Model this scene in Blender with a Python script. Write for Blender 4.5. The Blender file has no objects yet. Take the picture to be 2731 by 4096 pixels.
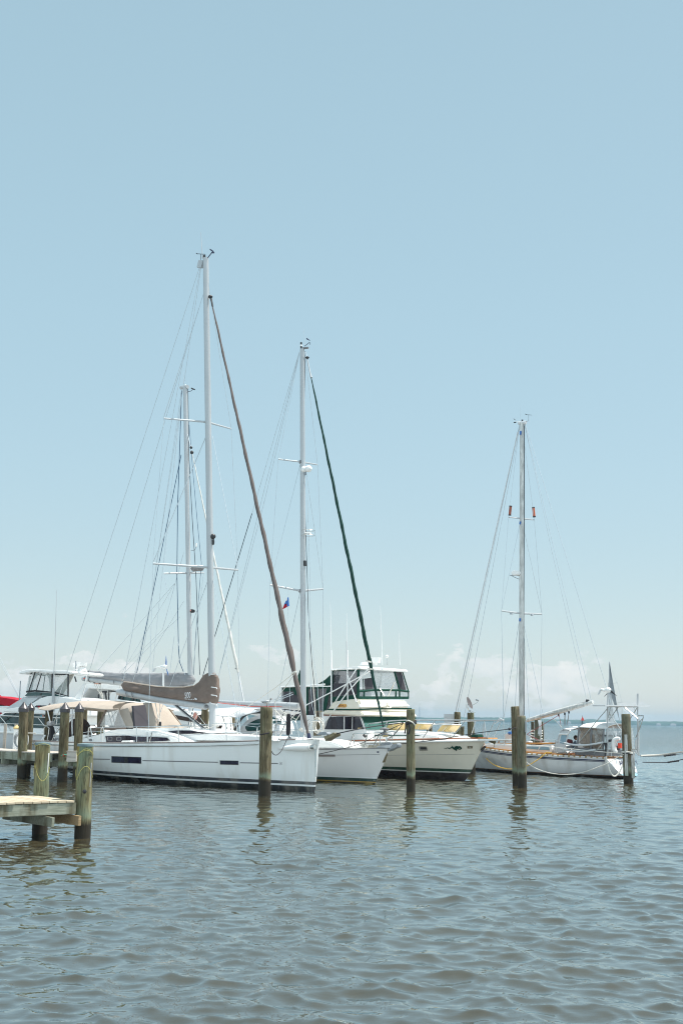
SKY_STR = 0.12; SKY_SAT = 1.0; SKY_HUE = 0.5; SUN_STR = 4.6; EXPO = 0.62; HAZE = 0.00016
SKY_TINT = (.94, .665, .50); VEIL = .6; VEIL_COL = (2.8, 4.48, 5.3); BACK_FILL_COL = (6.2, 7.4, 8.0)
CLOUD_LO = (.93, 1.0, 1.03); CLOUD_HI = (1.18, 1.17, 1.15); CLOUD_GAIN = 4.55
import bpy, bmesh, math, random
import numpy as np
from mathutils import Vector, Matrix, noise
random.seed(7)
R = math.radians
sc = bpy.context.scene
C = sc.collection
# ------------------------------------------------------------------ camera
F = 4800.0; H = 2.6; TH = math.atan(826/4800.0); RO = R(1.15)
ct, st, cr, sr = math.cos(TH), math.sin(TH), math.cos(RO), math.sin(RO)
cam = bpy.data.cameras.new('camera'); camo = bpy.data.objects.new('camera', cam); C.objects.link(camo)
right0 = Vector((1, 0, 0)); up0 = Vector((0, -st, ct)); fwd = Vector((0, ct, st))
rt = cr*right0 + sr*up0; upv = -sr*right0 + cr*up0
m = Matrix((rt, upv, -fwd)).transposed().to_4x4(); m.translation = Vector((0, 0, H))
camo.matrix_world = m
cam.sensor_fit = 'VERTICAL'; cam.sensor_height = 36.0; cam.lens = 36.0*F/4096
cam.clip_start = 0.1; cam.clip_end = 20000
sc.camera = camo
sc.cycles.filter_width = 1.1
sc.render.resolution_x = 682; sc.render.resolution_y = 1024
sc.view_settings.view_transform = 'Standard'; sc.view_settings.look = 'None'
sc.view_settings.exposure = 0.0; sc.view_settings.gamma = 1

def ray(px, py):
    return (fwd + rt*((px-1365.5)/F) + upv*(-(py-2048)/F))
O = Vector((0, 0, H))
def W(px, py, z=0.0):                 # point of the level z that a photo point shows
    d = ray(px, py); return O + d*((z-H)/d.z)
def D(px, py, y):                     # point at the distance y
    d = ray(px, py); return O + d*(y/d.y)
def view(ox, oy, s): return lambda x, y: (ox+s*x, oy+s*y)
cA = view(0, 2600, .34014); cB = view(300, 2600, .38265); cC = view(800, 2700, .38265); cD = view(1100, 2600, .38265)
cE = view(1500, 2700, .38265); cF = view(1800, 2600, .38265); cG = view(2200, 2600, .33865)
m1 = view(600, 900, .38278); m2 = view(600, 1700, .42508); m3 = view(1000, 1300, .31888); m4 = view(1000, 2000, .38265)
m5 = view(1800, 1600, .38265); m6 = view(1800, 2200, .44643); m7 = view(0, 2400, .44643)
n1 = view(0, 2620, .19133); n2 = view(150, 2780, .19133); n3 = view(900, 2750, .19133); n4 = view(1100, 2620, .19133)
n5 = view(1250, 2850, .22321); n6 = view(2150, 2800, .28699); n7 = view(860, 2830, .15944); n8 = view(1690, 2820, .35714)

# ------------------------------------------------------------------ materials
def new_mat(name):
    mt = bpy.data.materials.new(name); mt.use_nodes = True
    nt = mt.node_tree; b = nt.nodes['Principled BSDF']; return mt, nt, b
def rgb(c): return (c[0], c[1], c[2], 1)
def ramp(nt, fac, stops, mode='LINEAR'):
    r = nt.nodes.new('ShaderNodeValToRGB'); r.color_ramp.interpolation = mode
    e = r.color_ramp.elements
    while len(e) > 1: e.remove(e[-1])
    e[0].position = stops[0][0]; e[0].color = rgb(stops[0][1])
    for p, c in stops[1:]:
        x = e.new(p); x.color = rgb(c)
    nt.links.new(fac, r.inputs[0]); return r.outputs[0]
def tex(nt, scale, sc3=(1, 1, 1), detail=4, rough=.6, dist=0.0, off=None, seed=True):
    tc = nt.nodes.new('ShaderNodeTexCoord'); mp = nt.nodes.new('ShaderNodeMapping'); mp.inputs['Scale'].default_value = sc3
    nt.links.new(tc.outputs['Object'], mp.inputs[0]); src = mp.outputs[0]
    if seed:
        oi = nt.nodes.new('ShaderNodeObjectInfo'); va = nt.nodes.new('ShaderNodeVectorMath'); va.operation = 'ADD'
        mu = nt.nodes.new('ShaderNodeMath'); mu.operation = 'MULTIPLY'; mu.inputs[1].default_value = 37.0
        nt.links.new(oi.outputs['Random'], mu.inputs[0]); nt.links.new(src, va.inputs[0]); nt.links.new(mu.outputs[0], va.inputs[1]); src = va.outputs[0]
    n = nt.nodes.new('ShaderNodeTexNoise'); n.inputs['Scale'].default_value = scale; n.inputs['Detail'].default_value = detail
    n.inputs['Roughness'].default_value = rough; n.inputs['Distortion'].default_value = dist
    nt.links.new(src, n.inputs['Vector']); return n.outputs[0]
def mixc(nt, fac, a, b, mode='MIX'):
    x = nt.nodes.new('ShaderNodeMix'); x.data_type = 'RGBA'; x.blend_type = mode
    if isinstance(fac, (int, float)): x.inputs[0].default_value = fac
    else: nt.links.new(fac, x.inputs[0])
    for i, v in ((6, a), (7, b)):
        if isinstance(v, tuple): x.inputs[i].default_value = rgb(v)
        else: nt.links.new(v, x.inputs[i])
    return x.outputs[2]
def mth(nt, op, a, b=None, c=None):
    x = nt.nodes.new('ShaderNodeMath'); x.operation = op
    for i, v in enumerate((a, b, c)):
        if v is None: continue
        if isinstance(v, (int, float)): x.inputs[i].default_value = v
        else: nt.links.new(v, x.inputs[i])
    return x.outputs[0]
def objz(nt, axis=2):
    tc = nt.nodes.new('ShaderNodeTexCoord'); s = nt.nodes.new('ShaderNodeSeparateXYZ'); nt.links.new(tc.outputs['Object'], s.inputs[0]); return s.outputs[axis]
def bump(nt, b, h, dist=.01, s=1.0):
    x = nt.nodes.new('ShaderNodeBump'); x.inputs['Distance'].default_value = dist; x.inputs['Strength'].default_value = s
    nt.links.new(h, x.inputs['Height']); nt.links.new(x.outputs[0], b.inputs['Normal'])
def simple(name, col, rough=.5, metal=0.0, var=.12, scale=3.0, sc3=(1, 1, 1), bmp=0.0, bs=20.0, spec=.5, bsc=(1,1,1)):
    mt, nt, b = new_mat(name)
    n = tex(nt, scale, sc3)
    lo = tuple(c*(1-var) for c in col); hi = tuple(min(1, c*(1+var*.7)) for c in col)
    nt.links.new(ramp(nt, n, [(.3, lo), (.7, hi)]), b.inputs['Base Color'])
    b.inputs['Roughness'].default_value = rough; b.inputs['Metallic'].default_value = metal
    b.inputs['Specular IOR Level'].default_value = spec
    if bmp: bump(nt, b, tex(nt, bs, bsc, 3), bmp)
    return mt
M = {}
M['white'] = simple('gelcoat', (.8, .8, .79), .22, var=.05, scale=1.2)
M['cream'] = simple('cream_gelcoat', (.72, .68, .58), .25, var=.04, scale=1.0)
M['deck'] = simple('deck_paint', (.84, .84, .82), .5, var=.06, scale=4)
M['alu'] = simple('painted_alloy', (.44, .46, .475), .35, .15, var=.08, scale=2, sc3=(4, 4, .4))
M['mast4'] = simple('peeling_painted_alloy', (.52, .53, .52), .5, .05, var=.4, scale=1.6, sc3=(5, 5, .9))
M['steel'] = simple('polished_steel', (.62, .62, .6), .22, .95, var=.1)
M['wire'] = simple('rigging_wire', (.5, .56, .6), .45, .4, var=.1)
M['dark_wire'] = simple('dark_wire', (.05, .07, .09), .5, .2, var=.1)
M['black'] = simple('black_plastic', (.025, .025, .028), .45)
M['rubber'] = simple('grey_rubber', (.2, .2, .21), .6)
M['grey'] = simple('grey_plastic', (.36, .37, .38), .45)
M['taupe'] = simple('taupe_canvas', (.18, .14, .12), .85, var=.16, scale=2.0, bmp=.03, bs=5, bsc=(1, 1, 1.6), spec=.2)
M['tan'] = simple('tan_canvas', (.39, .335, .285), .85, var=.08, scale=1.6, bmp=.04, bs=2.2, spec=.2)
M['dtan'] = simple('charcoal_canvas', (.12, .12, .135), .85, var=.1, scale=2, spec=.2)
M['dcover'] = simple('dark_window_cover', (.05, .047, .055), .85, var=.1, scale=2, spec=.2)
M['greyc'] = simple('grey_canvas', (.25, .255, .27), .85, var=.16, scale=2.0, bmp=.03, bs=5, bsc=(1, 1, 1.6), spec=.2)
M['greenf'] = simple('dark_green_canvas', (.008, .038, .03), .8, var=.25, scale=3, bmp=.01, bs=4, spec=.2)
M['taupef'] = simple('taupe_sun_strip', (.135, .112, .105), .85, var=.12, scale=3, bmp=.01, bs=3, spec=.2)
M['green'] = simple('green_canvas', (.009, .052, .036), .8, var=.25, scale=3, bmp=.01, bs=4, spec=.2)
M['green2'] = simple('faded_green_canvas', (.05, .13, .115), .8, var=.12, scale=2, spec=.2)
M['lgrey'] = simple('pale_canvas', (.58, .6, .62), .8, var=.08, scale=2, bmp=.012, bs=3, spec=.2)
M['red'] = simple('red_canvas', (.36, .012, .028), .8, var=.15, scale=2, bmp=.02, bs=2, spec=.2)
M['mesh'] = simple('dark_mesh_screen', (.06, .055, .065), .8, var=.3, scale=2.5, sc3=(1, 1, .4), spec=.3)
M['glassd'] = simple('tinted_window', (.02, .018, .03), .06, var=.5, scale=2)
M['glassg'] = simple('green_window', (.02, .06, .06), .06, var=.5, scale=1.5)
M['curtain'] = simple('blue_curtain', (.022, .02, .042), .12, var=.5, scale=1.2, sc3=(14, 14, .3))
M['teak'] = simple('teak', (.42, .19, .05), .8, var=.2, scale=3, sc3=(.3, 6, 6), bmp=.003)
M['teakg'] = simple('weathered_teak', (.2, .17, .16), .7, var=.15, scale=3)
M['varnish'] = simple('varnished_wood', (.30, .09, .03), .3, var=.2, scale=3)
M['amber'] = simple('amber_acrylic', (.6, .45, .2), .3, var=.1, scale=3)
M['white_rope'] = simple('white_rope', (.62, .6, .55), .85, var=.15, scale=30)
M['black_rope'] = simple('black_rope', (.03, .025, .03), .85, var=.2, scale=30)
M['yellow_rope'] = simple('yellow_rope', (.62, .38, .08), .8, var=.15, scale=30)
M['green_rope'] = simple('green_rope', (.08, .4, .3), .8)
M['twine'] = simple('yellow_twine', (.5, .46, .15), .8)
M['orange'] = simple('orange_red_paint', (.75, .06, .02), .5, var=.1)
M['rust'] = simple('rust_brown_paint', (.28, .07, .035), .5, var=.15)
M['blue'] = simple('blue_paint', (.03, .13, .4), .5)
M['navy'] = simple('navy_paint', (.02, .025, .07), .4)
M['galv'] = simple('galvanized_steel', (.32, .35, .38), .45, .7, var=.2, scale=6)
M['bronze'] = simple('stained_steel_plate', (.25, .21, .13), .3, .8, var=.25, scale=5)
M['skin'] = simple('skin', (.45, .27, .2), .6)
M['hair'] = simple('hair', (.05, .035, .03), .8)
M['shirt'] = simple('blue_grey_shirt', (.16, .2, .26), .9, bmp=.01, bs=8)
M['plaque'] = simple('plaque', (.6, .33, .09), .4)
def clear(name, tint, op, rough=.08):
    mt, nt, b = new_mat(name)
    b.inputs['Base Color'].default_value = rgb(tint); b.inputs['Roughness'].default_value = rough
    tr = nt.nodes.new('ShaderNodeBsdfTransparent'); mx = nt.nodes.new('ShaderNodeMixShader')
    n = tex(nt, 1.3, (1, 1, 1), 3); f = mth(nt, 'MULTIPLY_ADD', n, .35, op-.17)
    nt.links.new(f, mx.inputs[0]); nt.links.new(tr.outputs[0], mx.inputs[1]); nt.links.new(b.outputs[0], mx.inputs[2])
    nt.links.new(mx.outputs[0], nt.nodes['Material Output'].inputs[0]); return mt
M['vinyl'] = clear('clear_vinyl', (.5, .53, .55), .34)
M['smoke'] = clear('smoked_vinyl', (.07, .06, .07), .72)
M['brownv'] = clear('tinted_vinyl', (.2, .165, .14), .5)
M['sidegl'] = clear('clear_glass', (.35, .42, .42), .25)
# timber piles: vertical grain, green bloom, wet dark foot, rust streaks
def pile_mat(name, base, hi, bloom, wet=.62, yellow=0.0):
    mt, nt, b = new_mat(name)
    g = tex(nt, 3.2, (3.2, 3.2, .35), 6, .62, .9)
    g2 = tex(nt, 14, (3, 3, .12), 4, .6)
    c = ramp(nt, g, [(.28, tuple(x*.45 for x in base)), (.45, base), (.62, hi), (.8, tuple(min(1, x*1.25) for x in hi))])
    c = mixc(nt, ramp(nt, g2, [(.42, (0, 0, 0)), (.6, (.55,)*3)]), c, tuple(x*.45 for x in base))
    bl = tex(nt, 1.1, (1.5, 1.5, .6), 4, .6)
    c = mixc(nt, ramp(nt, bl, [(.45, (0, 0, 0)), (.68, (.75,)*3)]), c, bloom)
    if yellow:
        y = tex(nt, .9, (2.5, 2.5, .35), 3); c = mixc(nt, ramp(nt, y, [(.5, (0, 0, 0)), (.66, (yellow,)*3)]), c, (.25, .17, .02))
    ck = tex(nt, 7, (2.5, 2.5, .16), 3, .5, .3); c = mixc(nt, ramp(nt, ck, [(.475, (0, 0, 0)), (.5, (.85,)*3), (.525, (0, 0, 0))]), c, (.03, .025, .015))
    rs = tex(nt, 1.7, (2.2, 2.2, .22), 3); c = mixc(nt, ramp(nt, rs, [(.62, (0, 0, 0)), (.72, (.7,)*3)]), c, (.2, .09, .03))
    z = objz(nt); zz = mth(nt, 'MULTIPLY_ADD', tex(nt, 5, (1, 1, .5), 4), .35, z)
    wetf = ramp(nt, mth(nt, 'MULTIPLY_ADD', zz, 1.0, 0.0), [(wet+.02, (1, 1, 1)), (wet+.16, (0, 0, 0))])
    # pale algae band just over the wet foot
    band = ramp(nt, zz, [(wet+.1, (0, 0, 0)), (wet+.2, (.6,)*3), (min(.99, wet+.5), (0, 0, 0))])
    c = mixc(nt, band, c, (.2, .27, .2)); c = mixc(nt, wetf, c, (.022, .017, .01))
    nt.links.new(c, b.inputs['Base Color']); nt.links.new(ramp(nt, wetf, [(0, (.85,)*3), (1, (.6,)*3)]), b.inputs['Roughness']); b.inputs['Specular IOR Level'].default_value = .25
    bump(nt, b, g2, .02, .8); return mt
M['pile'] = pile_mat('weathered_pile', (.115, .09, .05), (.24, .205, .13), (.16, .175, .105))
M['pile_brown'] = pile_mat('brown_pile', (.12, .095, .06), (.22, .18, .125), (.15, .16, .11))
M['pile_near'] = pile_mat('green_stained_pile', (.14, .12, .06), (.27, .25, .14), (.17, .24, .17), .45, .85)
def plank(name, a, b_, drip=False):
    mt, nt, b = new_mat(name)
    g = tex(nt, 6, (.5, 5, 5), 5, .6, .6)
    c = ramp(nt, g, [(.3, a), (.7, b_)])
    if drip:
        dn = tex(nt, 2.2, (1, 1, .25), 4); c = mixc(nt, ramp(nt, dn, [(.46, (0, 0, 0)), (.62, (.85,)*3)]), c, (.09, .075, .035))
    oi = nt.nodes.new('ShaderNodeObjectInfo'); c = mixc(nt, 1.0, c, ramp(nt, oi.outputs['Random'], [(0, (.8, .78, .76)), (1, (1, 1, 1))]), 'MULTIPLY')
    nt.links.new(c, b.inputs['Base Color']); b.inputs['Roughness'].default_value = .85; bump(nt, b, g, .006); return mt
M['board'] = plank('pale_boards', (.42, .35, .245), (.6, .515, .39))
M['beam'] = plank('stained_beam', (.2, .22, .17), (.33, .35, .29), True)
M['beamo'] = plank('orange_beam', (.24, .16, .08), (.4, .29, .17))
M['boxw'] = plank('grey_boards', (.4, .37, .33), (.56, .52, .47))
M['capm'] = simple('dark_pile_cap', (.055, .05, .055), .35, .1, var=.2)
def bands(name, stops, rough=.22, streak=0.0, dirt=(.45, .4, .33)):
    """hull paint: waterline bands at fixed heights; stops = [(z, colour)...]"""
    mt, nt, b = new_mat(name)
    z = mth(nt, 'MULTIPLY_ADD', objz(nt), .25, .25)
    c = ramp(nt, z, [(0, stops[0][1])] + [((zz+1)*.25, cc) for zz, cc in stops[1:]], 'CONSTANT')
    n = tex(nt, 1.1, (1, 1, 1), 4); c = mixc(nt, ramp(nt, n, [(.35, (0, 0, 0)), (.75, (.12,)*3)]), c, tuple(x*.75 for x in stops[-1][1]))
    if streak:
        s = tex(nt, 1.0, (2.4, 2.4, .06), 3, .5); f = ramp(nt, s, [(.53, (0, 0, 0)), (.7, (streak,)*3)]); c = mixc(nt, f, c, dirt)
    nt.links.new(c, b.inputs['Base Color']); b.inputs['Roughness'].default_value = rough; return mt
WH = (.76, .78, .78)
M['hull1'] = bands('white_hull_paint', [(-1, (.006, .006, .007)), (.17, WH), (.225, (.04, .042, .05)), (.33, WH)], .15, .25)
M['hull2'] = bands('white_green_hull_paint', [(-1, (.03, .018, .01)), (.03, (.42, .26, .05)), (.07, (.012, .045, .035)), (.2, WH), (.235, (.05, .05, .05)), (.25, (.68, .68, .68))], .18, .1)
M['hull3'] = bands('cream_hull_paint', [(-1, (.022, .013, .014)), (.3, (.62, .62, .58)), (.35, (.012, .05, .03)), (.47, (.66, .62, .53))], .2, .1)
M['hull4'] = bands('streaked_hull_paint', [(-1, (.02, .012, .009)), (.1, (.16, .07, .03)), (.13, (.63, .64, .65))], .25, .38, (.3, .27, .24))
M['hull6'] = bands('grey_hull_paint', [(-1, (.02, .02, .03)), (.25, (.5, .52, .54))], .2, .1)
M['hull7'] = bands('plain_hull_paint', [(-1, (.02, .02, .03)), (.25, (.66, .67, .68))], .2, .1)

# ------------------------------------------------------------------ geometry
class G:
    def __init__(s): s.v = []; s.f = []
    def add(s, vs, fs):
        o = len(s.v); s.v += [tuple(v) for v in vs]; s.f += [tuple(i+o for i in f) for f in fs]; return s
    def box(s, c, size, rz=0.0, ry=0.0):
        mt = Matrix.Translation(Vector(c)) @ Matrix.Rotation(rz, 4, 'Z') @ Matrix.Rotation(ry, 4, 'Y')
        vs = [mt @ Vector((x*size[0]/2, y*size[1]/2, z*size[2]/2)) for x in (-1, 1) for y in (-1, 1) for z in (-1, 1)]
        return s.add(vs, [(0, 1, 3, 2), (4, 6, 7, 5), (0, 4, 5, 1), (2, 3, 7, 6), (0, 2, 6, 4), (1, 5, 7, 3)])
    def tube(s, pts, r, seg=8, flat=1.0):
        pts = [Vector(p) for p in pts]; n = len(pts)
        if isinstance(r, (list, tuple)) and len(r) != n:
            k_ = len(r)-1; r = [r[min(k_, int(i/(n-1)*k_))]*(1-(i/(n-1)*k_ % 1 if i < n-1 else 0))+r[min(k_, int(i/(n-1)*k_)+1)]*(i/(n-1)*k_ % 1 if i < n-1 else 0) if i < n-1 else r[-1] for i in range(n)]
        rs = r if isinstance(r, (list, tuple)) else [r]*n
        vs = []; prev = None
        for i, p in enumerate(pts):
            t = (pts[min(i+1, n-1)] - pts[max(i-1, 0)])
            t = t.normalized() if t.length > 1e-9 else Vector((0, 0, 1))
            if prev is None:
                a = Vector((0, 1, 0)) if abs(t.y) < .9 else Vector((1, 0, 0)); u = (a - t*a.dot(t)).normalized()
            else: u = (prev - t*prev.dot(t)); u = u.normalized() if u.length > 1e-6 else t.orthogonal().normalized()
            prev = u; w = t.cross(u)
            for k in range(seg):
                a = 2*math.pi*k/seg; vs.append(p + (u*math.cos(a)*flat + w*math.sin(a))*rs[i])
        fs = [(i*seg+k, i*seg+(k+1) % seg, (i+1)*seg+(k+1) % seg, (i+1)*seg+k) for i in range(n-1) for k in range(seg)]
        fs += [tuple(range(seg))[::-1], tuple((n-1)*seg+k for k in range(seg))]
        return s.add(vs, fs)
    def prism(s, poly, vec):
        n = len(poly); vec = Vector(vec); a = [Vector(p) for p in poly]; b = [p+vec for p in a]
        return s.add(a+b, [tuple(range(n)), tuple(range(2*n-1, n-1, -1))] + [(i, n+i, n+(i+1) % n, (i+1) % n) for i in range(n)])
    def span(s, A, B):
        n = len(A)
        return s.add(list(A)+list(B), [tuple(range(n)), tuple(range(2*n-1, n-1, -1))] + [(i, n+i, n+(i+1) % n, (i+1) % n) for i in range(n)])
    def sheet(s, rows, th=0.0):
        m_, n = len(rows), len(rows[0]); vs = [Vector(p) for r in rows for p in r]
        fs = [(i*n+j, i*n+j+1, (i+1)*n+j+1, (i+1)*n+j) for i in range(m_-1) for j in range(n-1)]
        if not th: return s.add(vs, fs)
        lo = [p - Vector((0, 0, th)) for p in vs]; k = len(vs)
        fs += [tuple(x+k for x in f[::-1]) for f in fs]
        ring = [j for j in range(n)] + [i*n+n-1 for i in range(1, m_)] + [(m_-1)*n+j for j in range(n-2, -1, -1)] + [i*n for i in range(m_-2, 0, -1)]
        fs += [(ring[q], ring[(q+1) % len(ring)], ring[(q+1) % len(ring)]+k, ring[q]+k) for q in range(len(ring))]
        return s.add(vs+lo, fs)
    def lathe(s, prof, seg=16, c=(0, 0, 0), axis=None):
        c = Vector(c); ax = (Vector(axis).normalized() if axis is not None else Vector((0, 0, 1))); u = ax.orthogonal().normalized(); w = ax.cross(u)
        vs = [c + ax*z + (u*math.cos(2*math.pi*k/seg)+w*math.sin(2*math.pi*k/seg))*max(r, 1e-4) for r, z in prof for k in range(seg)]
        n = len(prof)
        fs = [(i*seg+k, i*seg+(k+1) % seg, (i+1)*seg+(k+1) % seg, (i+1)*seg+k) for i in range(n-1) for k in range(seg)]
        fs += [tuple(range(seg))[::-1], tuple((n-1)*seg+k for k in range(seg))]
        return s.add(vs, fs)
    def ball(s, c, r, seg=12, rings=8, sq=(1, 1, 1)):
        vs = []; fs = []
        c = Vector(c)
        for i in range(rings+1):
            th = math.pi*i/rings
            for k in range(seg):
                a = 2*math.pi*k/seg; vs.append(c + Vector((math.sin(th)*math.cos(a)*r*sq[0], math.sin(th)*math.sin(a)*r*sq[1], math.cos(th)*r*sq[2])))
        for i in range(rings):
            for k in range(seg): fs.append((i*seg+k, (i+1)*seg+k, (i+1)*seg+(k+1) % seg, i*seg+(k+1) % seg))
        return s.add(vs, fs)
    def build(s, name, mat, parent=None, bevel=0.0, label=None, ang=38, kind=None):
        me = bpy.data.meshes.new(name); me.from_pydata(s.v, [], s.f)
        bm = bmesh.new(); bm.from_mesh(me); bmesh.ops.remove_doubles(bm, verts=bm.verts, dist=1e-4); bmesh.ops.recalc_face_normals(bm, faces=bm.faces)
        if bevel: bmesh.ops.bevel(bm, geom=[e for e in bm.edges if len(e.link_faces) == 2 and e.calc_face_angle(0) > .35], offset=bevel, segments=2, affect='EDGES', clamp_overlap=True)
        bm.to_mesh(me); bm.free()
        me.polygons.foreach_set('use_smooth', [True]*len(me.polygons)); me.set_sharp_from_angle(angle=R(ang))
        me.materials.append(M[mat] if isinstance(mat, str) else mat)
        o = bpy.data.objects.new(name, me); C.objects.link(o)
        if parent is not None: o.parent = parent
        if label: o['label'] = label
        if kind: o['kind'] = kind
        return o
def tagit(o, label, cat, group=None, kind=None):
    o['label'] = label; o['category'] = cat
    if group: o['group'] = group
    if kind: o['kind'] = kind
    return o
def thing(name, label, cat, loc=(0, 0, 0), rz=0.0, group=None):
    o = bpy.data.objects.new(name, None); o.empty_display_size = .3; C.objects.link(o); o.location = loc; o.rotation_euler = (0, 0, rz)
    return tagit(o, label, cat, group)
def spl(pts, t):
    if t <= pts[0][0]: return pts[0][1]
    if t >= pts[-1][0]: return pts[-1][1]
    for i in range(len(pts)-1):
        if t <= pts[i+1][0]: break
    x0, y0 = pts[i]; x1, y1 = pts[i+1]; h = x1-x0
    m0 = (y1-pts[i-1][1])/(x1-pts[i-1][0]) if i > 0 else (y1-y0)/h
    m1_ = (pts[i+2][1]-y0)/(pts[i+2][0]-x0) if i < len(pts)-2 else (y1-y0)/h
    u = (t-x0)/h
    return (2*u**3-3*u*u+1)*y0 + (u**3-2*u*u+u)*h*m0 + (3*u*u-2*u**3)*y1 + (u**3-u*u)*h*m1_
def smooth_path(pts, k=6):
    pts = [Vector(p) for p in pts]; out = []
    for i in range(len(pts)-1):
        p0 = pts[max(i-1, 0)]; p1 = pts[i]; p2 = pts[i+1]; p3 = pts[min(i+2, len(pts)-1)]
        for j in range(k):
            u = j/k
            out.append(.5*((2*p1)+(p2-p0)*u+(2*p0-5*p1+4*p2-p3)*u*u+(3*p1-p0-3*p2+p3)*u**3))
    out.append(pts[-1]); return out

class Boat:
    def __init__(s, name, label, cat, pos, heading, near, group=None):
        s.root = thing(name, label, cat, (pos[0], pos[1], 0), R(heading), group)
        s.mi = (Matrix.Translation((pos[0], pos[1], 0)) @ Matrix.Rotation(R(heading), 4, 'Z')).inverted(); s.n = near
    def P(s, p, off=0.0):             # local point on the upright plane that lies 'off' towards the near side
        if len(p) == 3: off = p[2]
        o = s.mi @ O; d = s.mi.to_3x3() @ ray(p[0], p[1]); t = (s.n*off - o.y)/d.y
        return o + d*t
    def K(s, p, x):                   # local point on the athwartships plane at x
        o = s.mi @ O; d = s.mi.to_3x3() @ ray(p[0], p[1]); return o + d*((x-o.x)/d.x)
    def part(s, g, name, mat, parent=None, **k): return g.build(name, mat, parent or s.root, **k)
    def shell(s, name, mat, pts, off=None, bevel=.03, parent=None, **k):
        A = [s.P(p, off if off is not None else 0) for p in pts]; B = [Vector((a.x, -a.y, a.z)) for a in A]
        return s.part(G().span(A, B), name, mat, parent, bevel=bevel, **k)
    def slab(s, name, mat, pts, off, th, bevel=.0, parent=None, mirror=False, **k):
        g = G(); A = [s.P(p, off) for p in pts]; g.prism(A, (0, -s.n*th, 0))
        if mirror: s.part(G().prism([Vector((a.x, -a.y, a.z)) for a in A], (0, s.n*th, 0)), name, mat, parent, bevel=bevel, **k)
        return s.part(g, name, mat, parent, bevel=bevel, **k)
    def setf(s, near_bot, near_top, w0, w1=None):   # remember the sloping athwartships plane through two near corners
        a = s.P(near_bot, w0); c = s.P(near_top, w1 or w0); s.fp = (a.x, a.z, c.x, c.z)
    def Fp(s, p, out=0.0):
        xb_, zb_, xt_, zt_ = s.fp; x = xb_
        for _ in range(8): q = s.K(p, x); x = xb_+(xt_-xb_)*(q.z-zb_)/(zt_-zb_)+out
        return s.K(p, x)
    def fslab(s, name, mat, pts, out=.03, th=.02, parent=None, bevel=0.0):
        A = [s.Fp(p, out) for p in pts]; return s.part(G().prism(A, (-th if out > 0 else th, 0, 0)), name, mat, parent, bevel=bevel)
    def fline(s, name, mat, pts, r=.03, out=.03, parent=None, smooth=0, seg=8):
        A = [s.Fp(p, out) for p in pts]
        if smooth: A = smooth_path(A, smooth)
        return s.part(G().tube(A, r, seg), name, mat, parent)
    def hood(s, name, mat, rear, top, base, crown, w, w1, pw=.45, side=True):
        r_ = s.P(rear, w1); t_ = s.P(top, w1); b_ = s.P(base, w); c_ = s.P(crown, 0); z0 = b_.z; rows = []
        for x0, z1, ww in ((r_.x, c_.z, w1), (t_.x, c_.z, w1), (t_.x*.6+b_.x*.4, z0+(c_.z-z0)*.66, w1*.6+w*.4), (b_.x*.8+t_.x*.2, z0+(c_.z-z0)*.3, w*.95), (b_.x, z0, w)):
            row = []
            for j in range(-12, 13):
                a = j/12*math.pi/2; y = math.copysign(abs(math.sin(a))**.62, a)*ww; z = z0+(z1-z0)*max(0, math.cos(a))**pw
                row.append(Vector((x0 + (abs(j/12)**2)*0, y, z)))
            rows.append(row)
        o = s.part(G().sheet(rows, .01), name, mat, ang=60)
        if side:
            for sg in (1, -1):
                P_ = [Vector((r_.x, sg*w, z0)), Vector((r_.x, sg*w1*.98, z0+(r_.z-z0)*.95)), Vector((t_.x, sg*w1*.98, z0+(t_.z-z0)*.95)), Vector((b_.x, sg*w, z0))]
                s.part(G().prism(P_, (0, sg*.02, 0)), 'hood_side', mat)
        return o
    def line(s, name, mat, pts, r=.012, off=0.0, seg=8, mirror=False, smooth=0, parent=None, **k):
        g = G(); A = [s.P(p, off) for p in pts]
        if smooth: A = smooth_path(A, smooth)
        g.tube(A, r, seg)
        if mirror: s.part(G().tube([Vector((a.x, -a.y, a.z)) for a in A], r, seg), name, mat, parent, **k)
        return s.part(g, name, mat, parent, **k)
    def canopy(s, name, mat, ribs, off, th=.02, n=9, power=.7, parent=None, **k):
        rows = []
        for e, c in ribs:
            a = s.P(e, off); b = s.P(c, 0.0); row = []
            for j in range(-n, n+1):
                u = j/n; f = (1-abs(u)**2.2)**power
                row.append(Vector((a.x+(b.x-a.x)*f, s.n*off*-u, a.z+(b.z-a.z)*f)))
            rows.append(row)
        # refine between ribs
        out = []
        for j in range(2*n+1): out.append(smooth_path([r[j] for r in rows], 4))
        rows = [[out[j][i] for j in range(2*n+1)] for i in range(len(out[0]))]
        return s.part(G().sheet(rows, th), name, mat, parent, **k)
    # hull --------------------------------------------------------------
    def hull(s, mat, L, xb, xs, zd, zk, bd, wf, deckmat='deck', nt=44, nv=16, camber=.07, name='hull'):
        s.L = L; s.xb = lambda v: spl(xb, v); s.xs = lambda v: spl(xs, v); s.zd = lambda t: spl(zd, t); s.zk = lambda t: spl(zk, t); s.bd = lambda t: max(0, spl(bd, t)); s.wf = lambda t: spl(wf, t)
        g = G(); rows = []
        T = [(i/nt)**1.35 for i in range(nt+1)]; V = [(j/nv)**1.3 for j in range(nv+1)]
        for t in T:
            row = []
            for sg in (1, -1):
                for v in (V if sg == 1 else V[::-1][0:]):
                    row.append(s.hp_tv(t, v, sg))
            rows.append([s.hp_tv(t, v, 1) for v in V[::-1]] + [s.hp_tv(t, v, -1) for v in V])
        g.sheet(rows); n = len(rows[0]); g.add(rows[-1], [tuple(range(n))]); g.add(rows[0], [tuple(range(n))[::-1]])
        o = s.part(g, name, mat, ang=32)
        dr = []
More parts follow.
